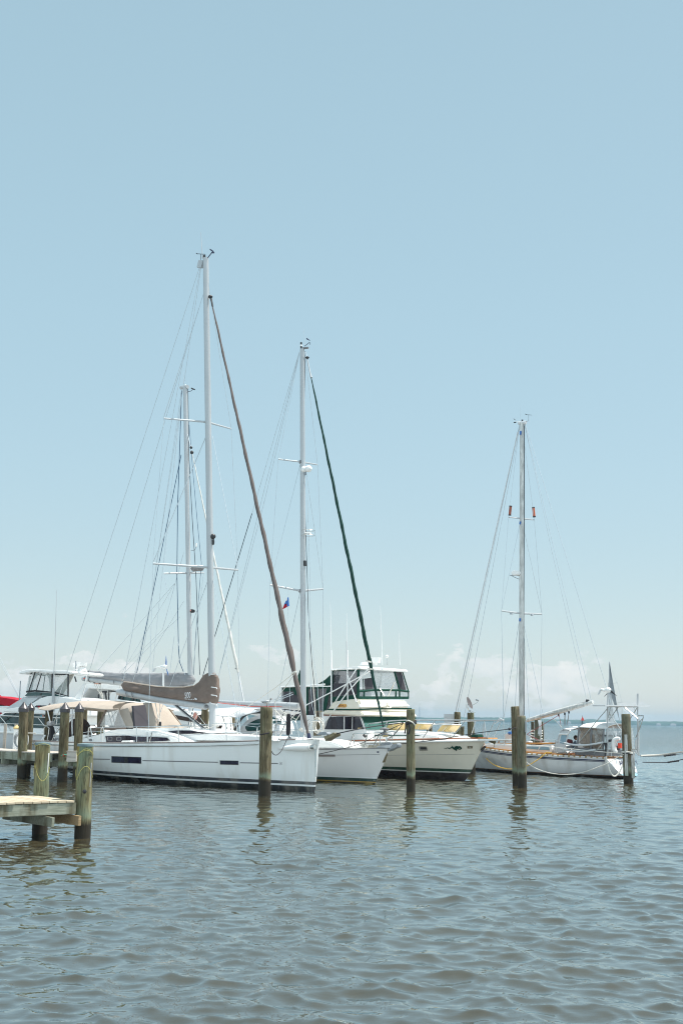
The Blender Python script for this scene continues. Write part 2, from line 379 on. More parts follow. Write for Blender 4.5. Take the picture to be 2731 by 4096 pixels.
        for t in T:
            a = s.hp_tv(t, 1, 1); dr.append([Vector((a.x, a.y*u, a.z - .03 + camber*(1-u*u)*min(1, abs(a.y)))) for u in (1, .8, .5, .2, 0, -.2, -.5, -.8, -1)])
        s.part(G().sheet(dr), 'deck', deckmat)
        return o
    def gv(s, t, v):
        w = s.wf(t); return (1-w)*v**.75 + w*(1-(1-v)**3.2)**.55
    def hp_tv(s, t, v, sg):
        x = s.xb(v)+(s.xs(v)-s.xb(v))*t; return Vector((x, s.n*sg*s.bd(t)*s.gv(t, v), s.zk(t)+(s.zd(t)-s.zk(t))*v))
    def side(s, x, z):
        v = .6
        for _ in range(8):
            t = min(1, max(0, (s.xb(v)-x)/(s.xb(v)-s.xs(v)))); v = min(1, max(.0, (z-s.zk(t))/(s.zd(t)-s.zk(t))))
        return s.bd(t)*s.gv(t, v)
    def H(s, p, out=.01):
        off = 1.5
        for _ in range(14):
            q = s.P(p, off); off = .5*off + .5*(s.side(q.x, q.z)+out)
        return s.P(p, off)
    def patch(s, name, mat, quad, nx=8, ny=2, out=.012, parent=None, **k):
        a, b, c, d = quad; rows = []
        for j in range(ny+1):
            v = j/ny; r = []
            for i in range(nx+1):
                u = i/nx; r.append(s.H(tuple((a[q]*(1-u)+b[q]*u)*(1-v)+(d[q]*(1-u)+c[q]*u)*v for q in (0, 1)), out))
            rows.append(r)
        return s.part(G().sheet(rows), name, mat, parent, **k)
    def sheer(s, name, mat, r, dz=0.0, t0=0.0, t1=1.0, dy=0.0, n=40, flat=1.0, **k):
        g = G()
        for sg in (1, -1):
            pts = []
            for i in range(n+1):
                t = t0+(t1-t0)*i/n; a = s.hp_tv(t, 1, sg); a.z += dz; a.y += s.n*sg*dy; pts.append(a)
            g.tube(pts, r, 8, flat)
        return s.part(g, name, mat, **k)
    def cover(s, name, mat, view_, top, bot, w, n=90, wr=.03):
        def at(pts, x):
            if x <= pts[0][0]: return pts[0][1]
            for (x0, y0), (x1, y1) in zip(pts, pts[1:]):
                if x <= x1: return y0+(y1-y0)*(x-x0)/(x1-x0)
            return pts[-1][1]
        rows = []; x0, x1 = top[0][0], top[-1][0]
        for i in range(n+1):
            x = x0+(x1-x0)*i/n; a = s.P(view_(x, at(top, x)), 0); c = s.P(view_(x, at(bot, x)), 0); h = a.z-c.z; row = []
            e = min(1, .35+ (i/n)*12, .55+(n-i)/n*14)
            for k in range(28):
                th = 2*math.pi*k/28; cy = math.sin(th); cz = math.cos(th)
                y = math.copysign(abs(cy)**.6, cy)*w*e*(.62+.38*(.5-.5*cz)**.8 if cz > 0 else 1.0); z = (a.z+c.z)/2+math.copysign(abs(cz)**.8, cz)*h/2; X_ = a.x*(.5+.5*cz)+c.x*(.5-.5*cz)
                nz = noise.noise(Vector((X_*2.1+z*1.8, z*5.5-X_*.9, cy*1.3)))+.5*noise.noise(Vector((X_*6, z*9+X_*3, cy*2)))
                row.append(Vector((X_, y*(1+nz*wr/w*1.6), z+nz*wr*.35*abs(cz))))
            row.append(row[0]); rows.append(row)
        g = G().sheet(rows); m_ = len(rows[0]); g.add(rows[0][:-1], [tuple(range(m_-1))]); g.add(rows[-1][:-1], [tuple(range(m_-1))])
        return s.part(g, name, mat, ang=75)
    def stanchion(s, base, top, off, r=.017): return s.line('stanchion', 'steel', [base, top], r, off)
    def spreader(s, mastp, tips, offs, r=.05):
        for tp, of in zip(tips, offs):
            a = s.P(mastp, 0); b = s.P(tp, of); s.part(G().tube([a, b], [r, r*.75], 8, .45), 'spreader', 'alu')
    def mast(s, base, top, r=(.13, .115), w=1.35, mat='alu', off=0):
        a = s.P(base, off); b = s.P(top, off); g = G(); n = 16
        pts = [a.lerp(b, i/n) for i in range(n+1)]
        rs = [r[0]+(r[1]-r[0])*(i/n)**2 for i in range(n+1)]
        vs = []; seg = 14
        for p, rr in zip(pts, rs):
            for k in range(seg):
                an = 2*math.pi*k/seg; vs.append((p.x+math.cos(an)*rr*w*.8, p.y+math.sin(an)*rr*.9, p.z))
        g.add(vs, [(i*seg+k, i*seg+(k+1) % seg, (i+1)*seg+(k+1) % seg, (i+1)*seg+k) for i in range(n) for k in range(seg)] + [tuple(range(seg))[::-1], tuple(n*seg+k for k in range(seg))])
        mo = s.part(g, 'mast', mat)
        # sail groove and fittings as a child
        gg = G(); sx = -1
        gg.tube([(p.x+sx*rr*w*.82, p.y, p.z) for p, rr in zip(pts, rs)], .014, 6)
        gg.build('sail_track', 'rubber', mo); return mo
    def furl(s, top, bot, prof, mat, twist=True, name='furled_headsail'):
        a = s.P(top); b = s.P(bot); n = 90; pts = []; rs = []
        for i in range(n+1):
            u = i/n; p = a.lerp(b, u); pts.append(p); rs.append(spl(prof, u)*(1+.06*math.sin(u*170)))
        seg = 12; g = G(); vs = []
        ax = (b-a).normalized(); u0 = ax.orthogonal().normalized(); w0 = ax.cross(u0)
        for i, (p, r_) in enumerate(zip(pts, rs)):
            for k in range(seg):
                an = 2*math.pi*k/seg; ph = an - i*.55; q = r_*(1+.3*max(0, math.cos(ph))**3 + .06*math.sin(3*ph+i*.3))
                vs.append(p + (u0*math.cos(an)+w0*math.sin(an))*q*.93)
        n_ = len(pts)
        g.add(vs, [(i*seg+k, i*seg+(k+1) % seg, (i+1)*seg+(k+1) % seg, (i+1)*seg+k) for i in range(n_-1) for k in range(seg)] + [tuple(range(seg)), tuple((n_-1)*seg+k for k in range(seg))])
        return s.part(g, name, mat, ang=70)
def text_mesh(txt, size, shear=0.0, th=.004):
    cu = bpy.data.curves.new('lettering', 'FONT'); cu.body = txt; cu.size = size; cu.align_x = 'CENTER'; cu.align_y = 'CENTER'; cu.extrude = th; cu.shear = shear
    o = bpy.data.objects.new('tmp', cu); C.objects.link(o); bpy.context.view_layer.update()
    me = bpy.data.meshes.new_from_object(o.evaluated_get(bpy.context.evaluated_depsgraph_get())); bpy.data.objects.remove(o); return me
def letter(txt, size, mat, parent, loc, rot, shear=0.0, sx=1.0):
    me = text_mesh(txt, size, shear); me.materials.clear(); me.materials.append(M[mat]); o = bpy.data.objects.new('lettering', me); C.objects.link(o)
    o.parent = parent; o.location = loc; o.rotation_euler = rot; o.scale = (sx, 1, 1); return o
def wires(b, lst, r=.0095, mat='wire'):
    for w in lst:
        b.line('stay', mat, w, r, 0)

# ------------------------------------------------------------------ sky, sun, air
SUN_EL, SUN_AZ = 68.0, 82.0
w = bpy.data.worlds.new('World'); sc.world = w; w.use_nodes = True; nt = w.node_tree
bg = nt.nodes['Background']; sky = nt.nodes.new('ShaderNodeTexSky'); sky.sky_type = 'NISHITA'; sky.sun_disc = False
sky.sun_elevation = R(SUN_EL); sky.sun_rotation = R(SUN_AZ); sky.air_density = 1.0; sky.dust_density = 0.3; sky.ozone_density = 1.0; sky.altitude = 0
hs = nt.nodes.new('ShaderNodeHueSaturation'); hs.inputs['Saturation'].default_value = SKY_SAT; hs.inputs['Hue'].default_value = SKY_HUE
nt.links.new(sky.outputs[0], hs.inputs['Color'])
tc = nt.nodes.new('ShaderNodeTexCoord'); sp = nt.nodes.new('ShaderNodeSeparateXYZ'); nt.links.new(tc.outputs['Generated'], sp.inputs[0])
el = sp.outputs[2]
mp = nt.nodes.new('ShaderNodeMapping'); mp.inputs['Scale'].default_value = (1, 1, 1.7); mp.inputs['Location'].default_value = (.93, 1.4, .3); nt.links.new(tc.outputs['Generated'], mp.inputs[0])
big = nt.nodes.new('ShaderNodeTexNoise'); big.inputs['Scale'].default_value = 22; big.inputs['Detail'].default_value = 9; big.inputs['Roughness'].default_value = .58
nt.links.new(mp.outputs[0], big.inputs['Vector'])
# cumulus bank low over the horizon: coverage falls with height
cov = ramp(nt, mth(nt, 'MULTIPLY', el, 10.0), [(0, (.41,)*3), (.25, (.405,)*3), (.42, (.375,)*3), (.55, (.34,)*3), (.78, (.3,)*3), (1, (.1,)*3)])
cl = mth(nt, 'SUBTRACT', mth(nt, 'ADD', big.outputs[0], cov), .922)
clm = ramp(nt, cl, [(0.0, (0, 0, 0)), (.02, (.6,)*3), (.07, (1,)*3)])
fade = ramp(nt, mth(nt, 'MULTIPLY', el, 10.0), [(0, (.4,)*3), (.2, (.62,)*3), (.45, (.7,)*3), (1, (.6,)*3)])
# cool undersides
sh = nt.nodes.new('ShaderNodeTexNoise'); sh.inputs['Scale'].default_value = 40; sh.inputs['Detail'].default_value = 5; nt.links.new(mp.outputs[0], sh.inputs['Vector'])
ccol = ramp(nt, sh.outputs[0], [(.35, CLOUD_LO), (.65, CLOUD_HI)])
mul = nt.nodes.new('ShaderNodeVectorMath'); mul.operation = 'SCALE'; nt.links.new(ccol, mul.inputs[0]); mul.inputs['Scale'].default_value = CLOUD_GAIN
fc = mth(nt, 'MULTIPLY', clm, fade)
tinted = mixc(nt, 1.0, hs.outputs[0], SKY_TINT, 'MULTIPLY')
vcol = mixc(nt, 1.0, ramp(nt, el, [(0, (.93,)*3), (.2, (1.0,)*3), (.32, (1.0,)*3), (.55, (.93,)*3)]), VEIL_COL, 'MULTIPLY')
veil = mixc(nt, VEIL, tinted, vcol)
# made-up bright clouds behind the viewer, added to lift the shaded hull sides
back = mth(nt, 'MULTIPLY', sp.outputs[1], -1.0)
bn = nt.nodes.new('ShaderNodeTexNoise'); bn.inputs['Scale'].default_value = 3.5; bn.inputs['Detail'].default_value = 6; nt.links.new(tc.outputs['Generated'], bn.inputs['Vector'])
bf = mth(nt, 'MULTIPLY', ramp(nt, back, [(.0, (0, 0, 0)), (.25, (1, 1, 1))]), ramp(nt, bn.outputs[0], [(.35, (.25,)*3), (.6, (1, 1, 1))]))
veil = mixc(nt, bf, veil, BACK_FILL_COL)
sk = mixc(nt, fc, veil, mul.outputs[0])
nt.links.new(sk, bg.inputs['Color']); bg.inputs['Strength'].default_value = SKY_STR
sl = bpy.data.lights.new('sun', 'SUN'); sl.energy = SUN_STR; sl.angle = R(.5); sl.color = (1, .95, .87)
so = bpy.data.objects.new('sun', sl); C.objects.link(so)
sd = Vector((math.sin(R(SUN_AZ))*math.cos(R(SUN_EL)), math.cos(R(SUN_AZ))*math.cos(R(SUN_EL)), math.sin(R(SUN_EL))))
so.rotation_euler = sd.to_track_quat('Z', 'Y').to_euler(); so.location = (20, 0, 40)
sc.view_settings.exposure = EXPO

# haze
mt = bpy.data.materials.new('haze'); mt.use_nodes = True; nt = mt.node_tree; nt.nodes.remove(nt.nodes['Principled BSDF'])
pv = nt.nodes.new('ShaderNodeVolumePrincipled'); pv.inputs['Color'].default_value = (.36, .6, .8, 1); pv.inputs['Density'].default_value = HAZE; pv.inputs['Anisotropy'].default_value = .2
nt.links.new(pv.outputs[0], nt.nodes['Material Output'].inputs['Volume'])
if HAZE > 0:
    g = G().box((0, 2400, 19), (6400, 5200, 42)); hz = g.build('haze', mt); tagit(hz, 'pale summer haze over the bay, thickening towards the far shore', 'haze', kind='stuff')

# ------------------------------------------------------------------ water
mt, nt, b = new_mat('bay_water')
lw = tex(nt, .05, (1, 1, 1), 3, seed=False)
nt.links.new(ramp(nt, lw, [(.3, (.040, .033, .018)), (.7, (.062, .050, .026))]), b.inputs['Base Color'])
b.inputs['Roughness'].default_value = .03; b.inputs['IOR'].default_value = 1.95
wv = tex(nt, 7.5, (.7, 1, 1), 2, .5, 0, seed=False); wv2 = tex(nt, 2.2, (.6, 1, 1), 2, .5, 0, seed=False)
h = mth(nt, 'ADD', mth(nt, 'MULTIPLY', wv, .006), mth(nt, 'MULTIPLY', wv2, .008))
# the open bay beyond the moorings is choppier than the sheltered water
wv3 = tex(nt, .9, (.6, 1, 1), 4, .55, 0, seed=False)
far = ramp(nt, mth(nt, 'MULTIPLY', objz(nt, 1), .005), [(.2, (0, 0, 0)), (.8, (1, 1, 1))])
h = mth(nt, 'ADD', h, mth(nt, 'MULTIPLY', mth(nt, 'MULTIPLY', wv3, far), .5))
bump(nt, b, h, 1.0, 1.0)
# silty body under a strongly reflecting surface
gl = nt.nodes.new('ShaderNodeBsdfGlossy'); gl.inputs['Color'].default_value = (.86, .96, 1, 1); gl.inputs['Roughness'].default_value = .035
df = nt.nodes.new('ShaderNodeBsdfDiffuse'); fr = nt.nodes.new('ShaderNodeFresnel'); fr.inputs['IOR'].default_value = 1.34
nsrc = b.inputs['Normal'].links[0].from_socket
for n_ in (gl, df, fr): nt.links.new(nsrc, n_.inputs['Normal'])
nt.links.new(b.inputs['Base Color'].links[0].from_socket, df.inputs['Color'])
fx_ = mth(nt, 'MULTIPLY', mth(nt, 'POWER', fr.outputs[0], .55), .97); mx = nt.nodes.new('ShaderNodeMixShader')
nt.links.new(fx_, mx.inputs[0]); nt.links.new(df.outputs[0], mx.inputs[1]); nt.links.new(gl.outputs[0], mx.inputs[2]); nt.links.new(mx.outputs[0], nt.nodes['Material Output'].inputs[0])
nt.nodes.remove(b); M['water'] = mt
rs_ = np.random.RandomState(5)
Ay = -8.0; r = [9.0]
while r[-1] < 4500: r.append(r[-1]+.03 if r[-1] < 13.5 else (r[-1]*1.0023 if r[-1] < 85 else r[-1]*1.008))
r = np.array(r); th = np.linspace(-R(33), R(33), 720)
RR, TT = np.meshgrid(r, th, indexing='ij'); X = RR*np.sin(TT); Y = Ay + RR*np.cos(TT)
X0 = X.copy(); Y0 = Y.copy(); Z = np.zeros_like(X); loc = np.maximum(np.where(RR < 85, RR*.0023, RR*.008), RR*(th[1]-th[0]))
NW = 140; lam = np.exp(rs_.uniform(math.log(.11), math.log(1.35), NW)); ang = rs_.normal(R(-104), R(48), NW); ph = rs_.uniform(0, 2*math.pi, NW)
s0 = .215*math.sqrt(2/NW)
patchy = .8+.42*np.sin(X0*.11+Y0*.05)*np.sin(Y0*.09-X0*.04+1)
for i in range(NW):
    k = 2*math.pi/lam[i]; dx, dy = math.cos(ang[i]), math.sin(ang[i])
    wgt = s0/k*np.clip((lam[i]/loc-2.2)/2.5, 0, 1)*patchy*(1.35 if lam[i] < .24 else (1.15 if lam[i] < .7 else .7))
    a_ = k*(dx*X0+dy*Y0)+ph[i] + .6*np.sin(.35*X0+.2*Y0+ph[i])
    Z += wgt*np.cos(a_); X -= 1.1*wgt*dx*np.sin(a_); Y -= 1.1*wgt*dy*np.sin(a_)
nr, nc = X.shape
me = bpy.data.meshes.new('water'); me.vertices.add(nr*nc); me.vertices.foreach_set('co', np.stack([X, Y, Z], -1).astype(np.float32).ravel())
ii, jj = np.meshgrid(np.arange(nr-1), np.arange(nc-1), indexing='ij'); q = (ii*nc+jj).ravel()
fa = np.stack([q, q+1, q+nc+1, q+nc], -1).astype(np.int32).ravel(); nf = len(q)
me.loops.add(nf*4); me.loops.foreach_set('vertex_index', fa); me.polygons.add(nf); me.polygons.foreach_set('loop_start', np.arange(0, nf*4, 4, dtype=np.int32))
me.polygons.foreach_set('use_smooth', np.ones(nf, dtype=bool)); me.update(calc_edges=True); me.validate()
me.materials.append(M['water']); wo = bpy.data.objects.new('water', me); C.objects.link(wo); wo['kind'] = 'structure'; wo['label'] = 'brown-green choppy bay water reflecting the pale sky'
if me.polygons[nf//2].normal.z < 0: me.flip_normals()

# ------------------------------------------------------------------ far shore
M['wood'] = simple('far_wood', (.045, .07, .03), 1, var=.5, scale=.02, sc3=(1, 1, 3))
M['shore'] = simple('far_sand', (.3, .26, .2), 1, var=.3, scale=.01)
rows = []
xs_ = [-2600+8*i for i in range(650)]
def crest(x): return 14 + 7*noise.noise(Vector((x*.004, 1, 0))) + 4*noise.noise(Vector((x*.02, 5, 0))) + 3.5*noise.noise(Vector((x*.07, 9, 0)))
g = G(); g.sheet([[Vector((x, 4100+60*noise.noise(Vector((x*.002, 0, 0))) + d, z*(crest(x+d*.3) if z > .5 else crest(x)))) for x in xs_] for d, z in ((0, -.02), (2, .45), (10, .9), (40, 1.0), (160, 1.06), (300, -.05))])
tagit(g.build('far_wood', 'wood', ang=180), 'low wooded shore running along the horizon', 'wood', kind='stuff')
g = G().box((0, 4040, -.2), (5200, 40, 1.6)); o = g.build('shore', 'shore'); o['kind'] = 'structure'; o['label'] = 'thin sandy edge of the far shore'
M['housew'] = simple('white_siding', (.4, .39, .37), .8); M['roofg'] = simple('grey_roof', (.2, .19, .19), .8)
for px, wd in ((2098, 14), (2235, 18), (2273, 11), (2630, 13), (2688, 17)):
    p = D(px, 2880, 4035); h_ = thing('shore_house', {2098: 'small pale house on the far shore beside the twin piles', 2235: 'pale house on the far shore below the white boom', 2273: 'smallest pale house on the far shore left of the red marker', 2630: 'white house on the far shore right of the rightmost pile', 2688: 'widest white house on the far shore near the right edge'}[px], 'house', (p.x, 4030, .6), 0, 'houses on the far shore')
    G().box((0, 0, 2), (wd, 10, 4)).build('wall', 'housew', h_)
    G().span([(-wd/2-1, -6, 4), (wd/2+1, -6, 4), (wd/2-2, 0, 7.5), (-wd/2+2, 0, 7.5)], [(-wd/2-1, 6, 4), (wd/2+1, 6, 4), (wd/2-2, .2, 7.5), (-wd/2+2, .2, 7.5)]).build('roof', 'roofg', h_)
p = D(1677, 2870, 4080); tw = thing('radio_tower', 'thin lattice tower rising from the far shore by the green motor yacht', 'tower', (p.x, 4080, 0))
g = G(); hgt = 46
for sx, sy in ((-1, -1), (1, -1), (0, 1)): g.tube([(sx*1.6, sy*1.6, 0), (sx*.5, sy*.5, hgt)], .35, 4)
for k in range(12): z = k*hgt/12; q_ = 1.6-1.1*k/12; g.tube([(-q_, -q_, z), (q_, -q_, z+hgt/12)], .2, 4)
g.build('lattice', 'galv', tw); G().tube([(0, 0, hgt-.5), (0, 0, hgt+10)], .3, 4).build('antenna', 'galv', tw)

# ------------------------------------------------------------------ piles
def lab(o, l): o['label'] = l
def pile(bot, top, wpx, label, mat='pile', cap=False, depth=None, group='mooring piles', name='pile', wob=.02, seg=22):
    """bot = photo point at the waterline (or None with depth), top = photo point of the head"""
    if depth is None: b0 = W(*bot)
    else: b0 = D(top[0] if bot is None else bot[0], top[1], depth); b0.z = 0
    tp = D(top[0], top[1], b0.y); r_ = wpx*b0.y/F/2
    o = thing(name, label, 'pile', (b0.x, b0.y, 0), 0, group)
    dx, dy = tp.x-b0.x, 0; hgt = tp.z; g = G(); n = 26
    rnd = random.Random(int(b0.x*100)); ph = [rnd.uniform(0, 6) for _ in range(4)]
    hs_ = hgt if not cap else hgt - r_*1.9
    vs = []; zs = [-.7+(hs_+.7)*i/n for i in range(n+1)]
    for z in zs:
        u = z/hgt; cx = dx*u
        for k in range(seg):
            a = 2*math.pi*k/seg
            rr = r_*(1.03-.05*u)*(1+wob*(math.sin(2*a+ph[0]+u*2)+.6*math.sin(3*a+ph[1]-u*5)+.5*math.sin(5*a+u*9+ph[2])+.4*math.sin(z*7+ph[3])))
            vs.append((cx+rr*math.cos(a), rr*math.sin(a), z+(.012*math.sin(a+ph[0]) if z == zs[-1] else 0)))
    vs_top = [(dx+(v[0]-dx)*.93, v[1]*.93, v[2]+.015) for v in vs[-seg:]]
    vs += vs_top
    g.add(vs, [(i*seg+k, i*seg+(k+1) % seg, (i+1)*seg+(k+1) % seg, (i+1)*seg+k) for i in range(n+1) for k in range(seg)] + [tuple((n+1)*seg+k for k in range(seg))])
    # a drying split down the trunk
    g.build('trunk', mat, o, ang=50)
    if cap:
        G().lathe([(r_*1.02, -.05), (r_*1.1, -.05), (r_*1.1, r_*.42), (r_*1.14, r_*.45), (r_*1.05, r_*.55), (r_*.5, r_*1.25), (0.004, r_*1.95)], 28, (dx, 0, hs_)).build('pile_cap', 'capm', o, ang=30)
    o['_r'] = r_; del o['_r']
    return o, b0, tp, r_
def ring_rope(parent, r_, z, cx=0, cy=0, rr=.012, tilt=.02, turns=1, mat='black_rope', name='rope_loop', cat='rope', label=None, dz=.03):
    pts = [(cx+(r_+rr*.8)*math.cos(2*math.pi*t/24), cy+(r_+rr*.8)*math.sin(2*math.pi*t/24), z+tilt*math.cos(2*math.pi*t/24+1)+dz*t/24) for t in range(24*turns+1)]
    o = G().tube(pts, rr, 6).build(name, mat)
    o.location = parent.location; return tagit(o, label, cat) if label else o

gp = 'piles holding the docks and moorings'
pa, ba, ta, ra = pile((160, 3331), (173, 2973), 57, 'green-stained pile with yellow twine at the back of the near dock', 'pile_near', group='piles of the near dock')
pb, bb, tb, rb = pile((330, 3355), (343, 2979), 62, 'tall green and rust streaked pile at the front corner of the near dock', 'pile_near', group='piles of the near dock')
for o_, b_, t_, r_ in ((pa, ba, ta, ra), (pb, bb, tb, rb)):
    dx = t_.x-b_.x
    G().lathe([(r_*1.03, -.035), (r_*1.06, -.01), (r_*1.03, .02), (r_*.2, .035)], 22, (dx, 0, t_.z)).build('head_plate', M.setdefault('headp', simple('blue_grey_head', (.14, .2, .22), .8)), o_)
    G().lathe([(.035, 0), (.045, .012), (.02, .03)], 10, (dx*.3+r_*.25, -r_*.95, .62 if o_ is pa else .98), (0, -1, 0)).build('bolt', 'black', o_)
# number plates on the two near piles
G().box((ta.x-ba.x+ra*.98, -ra*.25, ta.z-.42), (.012, .09, .42)).build('number_plate', 'white', pa)
G().box((tb.x-bb.x+rb*.95, -rb*.3, tb.z-.62), (.012, .09, .5)).build('number_plate', 'grey', pb)
def twine(pl, b_, r_, t_, zs, label):
    dx = (t_.x-b_.x)/t_.z; rt_ = None
    for z0, z1 in zs:
        g = G()
        pts = []
        for i in range(15):
            a = R(-175+165*i/14); z = z0+(z1-z0)*abs(math.sin(a*1.3)) ; pts.append((dx*z+(r_+.014)*math.cos(a), (r_+.014)*math.sin(a), z))
        g.tube(pts, .0045, 5)
        if rt_ is None: rt_ = thing('twine', label, 'twine', pl.location, 0, 'yellow twine on the near piles')
        g.build('strand', 'twine', rt_)
twine(pa, ba, ra, ta, [(1.86, 1.92), (1.5, 1.12)], 'yellow twine looped round the pile at the back of the near dock')
twine(pb, bb, rb, tb, [(1.72, 1.83), (1.7, 1.86), (1.2, 1.5)], 'yellow twine looped round the front corner pile of the near dock')

g2_ = 'capped piles of the finger pier'
pile((88, 3112), (98, 2806), 37, 'leftmost capped pile, with a hose coil, on the finger pier', cap=True, group=g2_)
p4, b4_, t4_, r4_ = pile((250, 3124), (263, 2808), 37, 'rust streaked capped pile with a turquoise rope at the finger pier end', cap=True, group=g2_)
p5, b5_, t5_, r5_ = pile((308, 3127), (320, 2810), 33.5, 'capped pile standing just off the end of the finger pier behind the near corner pile', cap=True, group=g2_)
pile(None, (126, 2810), 28, 'slimmer capped pile with a white rope beside the leftmost capped pile', 'pile', True, 52.5, g2_)
pile(None, (201, 2812), 30, 'capped pile behind the outboard motor at the stern of the white sloop', 'pile', True, 55.5, g2_)
pile(None, (340, 2832), 24, 'greenish pile half hidden behind the pile off the pier end', 'pile', False, 58)
pile(None, (408, 2832), 32, 'dark-streaked pile beneath the tan bimini', 'pile', False, 61)
pile(None, (738, 2833), 28, 'capped pile behind the tan spray hood of the white sloop', 'pile', True, 62.5)
pile(None, (822, 2832), 31, 'yellowish pile just left of the tall foreground mast', 'pile', False, 60)
pile(None, (928, 2869), 25, 'short yellowish pile under the white bimini', 'pile', False, 70)
pile(None, (1272, 2845), 32, 'yellowish square-topped pile behind the hanging white rope coil', 'pile', False, 56.6)
pc, bc_, tc_, rc_ = pile((1058, 3183), (1066, 2830), 48, 'thick split pile with a gull on top before the white sloop bow', 'pile')
G().lathe([(.05, 0), (.075, .03), (.085, .12), (.07, .2), (.03, .24)], 10, (tc_.x-bc_.x+rc_*.72, -rc_*.62, tc_.z-1.02+.05)).build('knot', 'pile', pc)
pd, bd_, td_, rd_ = pile((1642, 3167), (1642, 2839), 33.5, 'upright pile wound with rope before the green and cream motor yacht', 'pile')
pe, be_, te_, re_ = pile((2066, 3144), (2059, 2827), 33, 'taller greenish pile of the twin pair', 'pile', group='twin piles before the right-hand sloop')
pf, bf_, tf_, rf_ = pile((2088, 3151), (2083, 2865), 34.5, 'shorter brown pile in front of the twin pair', 'pile_brown', group='twin piles before the right-hand sloop')
G().box((rf_*1.0-.05, -.1, tf_.z-.42), (.06, .14, .45)).build('guide_block', 'grey', pf, bevel=.01)
pg_, bg__, tg_, rg_ = pile((2512, 3135), (2501, 2858), 37, 'rightmost pile with pale batten strips before the lettered transom', 'pile_brown')
for x_, z0, z1 in ((-.13, .35, 2.15), (.16, .25, 1.5)):
    G().box((x_, -rg_-.01, (z0+z1)/2), (.15, .05, z1-z0)).build('batten', M.setdefault('batten', pile_mat('pale_batten', (.42, .41, .39), (.6, .59, .57), (.4, .42, .4), .35)), pg_, bevel=.012)
pile((1886, 3096), (1881, 2852), 27.5, 'pile carrying the satellite dish behind the cream bow', 'pile')
pile(None, (1828, 2850), 26, 'pile next to the white notice board behind the cream bow', 'pile', False, 63)
pile(None, (1848, 2907), 15.5, 'short dark-topped pile between the dish pile and its neighbour', 'pile', False, 74)
pile(None, (1717, 2906), 23, 'short dark-topped pile behind the yellow deck hatches', 'pile', False, 68)
pile(None, (2129, 2888), 13, 'left, darkest pile of the roped cluster', 'pile_brown', False, 72, 'roped pile cluster')
pile(None, (2149, 2876), 24, 'middle, tallest pile of the roped cluster, wrapped in tattered plastic', 'pile_brown', False, 70.5, 'roped pile cluster')
pile(None, (2169, 2888), 11.5, 'right, greenish thin pile of the roped cluster', 'pile', False, 72, 'roped pile cluster')
q = D(2149, 2940, 70.5); g = G()
for k in range(4):
    pts = [(q.x+.34*math.cos(a), q.y+.45*math.sin(a)+.4, q.z+.25-.16*k+.03*math.sin(a*2+k)) for a in [2*math.pi*i/20 for i in range(21)]]
    g.tube(pts, .022, 6)
tagit(g.build('binding_rope', 'white_rope'), 'white rope bound several turns round the pile cluster', 'rope')
q = D(2153, 2905, 70.2); g = G()
for k in range(5):
    g.tube(smooth_path([(q.x-.06+.04*k, q.y-.18, q.z+.35), (q.x-.02+.03*k, q.y-.25, q.z), (q.x-.08+.05*k, q.y-.22, q.z-.45-.1*(k % 2))], 4), .022, 5, .5)
tagit(g.build('plastic_rag', 'lgrey'), 'tattered pale plastic hanging from the middle pile of the roped cluster', 'plastic')
# board beside piles
bp = D(1799, 2885, 63.5); g = G().box((0, 0, 0), (.62, .05, .75)); o = g.build('notice_board', 'lgrey', bevel=.01); o.location = (bp.x, 63.5, bp.z); tagit(o, 'blank white board fixed beside a pile behind the cream bow', 'board')
for k in (-.2, .2): pass
G().box((0, .05, -1.35), (.07, .07, 2.3)).build('post', 'boxw', o)
G().box((0, .08, -.9), (.4, .03, .12)).build('rail', 'boxw', o)

# ------------------------------------------------------------------ docks
def vec2(a): return Vector((a[0], a[1], 0))
dk = thing('near_dock', 'pale plank dock end on two green-stained piles at the lower left', 'dock', (-5.47, 25.83, .8), math.atan2(-.66, -.75))
# local x runs along the dock away from its end, local y towards the back edge ( -v )
u_ = Vector((math.cos(dk.rotation_euler.z), math.sin(dk.rotation_euler.z), 0)); 
wd = -1.72     # back edge lies at local y = wd
random.seed(3)
for k in range(26):
    x = .1+.192*k; L_ = 1.78+random.uniform(-.015, .015)
    G().box((x, wd/2+random.uniform(-.01, .01), -.02+random.uniform(-.003, .003)), (.179, L_, .04), random.uniform(-.004, .004)).build('deck_board', 'board', dk, bevel=.004)
G().box((2.4, -.02, -.165), (4.9, .055, .23)).build('fascia_beam', 'beam', dk, bevel=.005)
G().box((2.4, wd+.05, -.165), (4.9, .055, .23)).build('fascia_beam', 'beam', dk, bevel=.005)
G().box((.01, wd/2, -.163), (.05, abs(wd)-.18, .21)).build('end_beam', 'beam', dk)
G().box((-.02, wd/2+.05, -.40), (.07, 2.1, .2)).build('cross_beam', 'beamo', dk, bevel=.006)
G().box((.62, wd/2+.05, -.40), (.07, 2.2, .19)).build('cross_beam', 'beam', dk, bevel=.006)
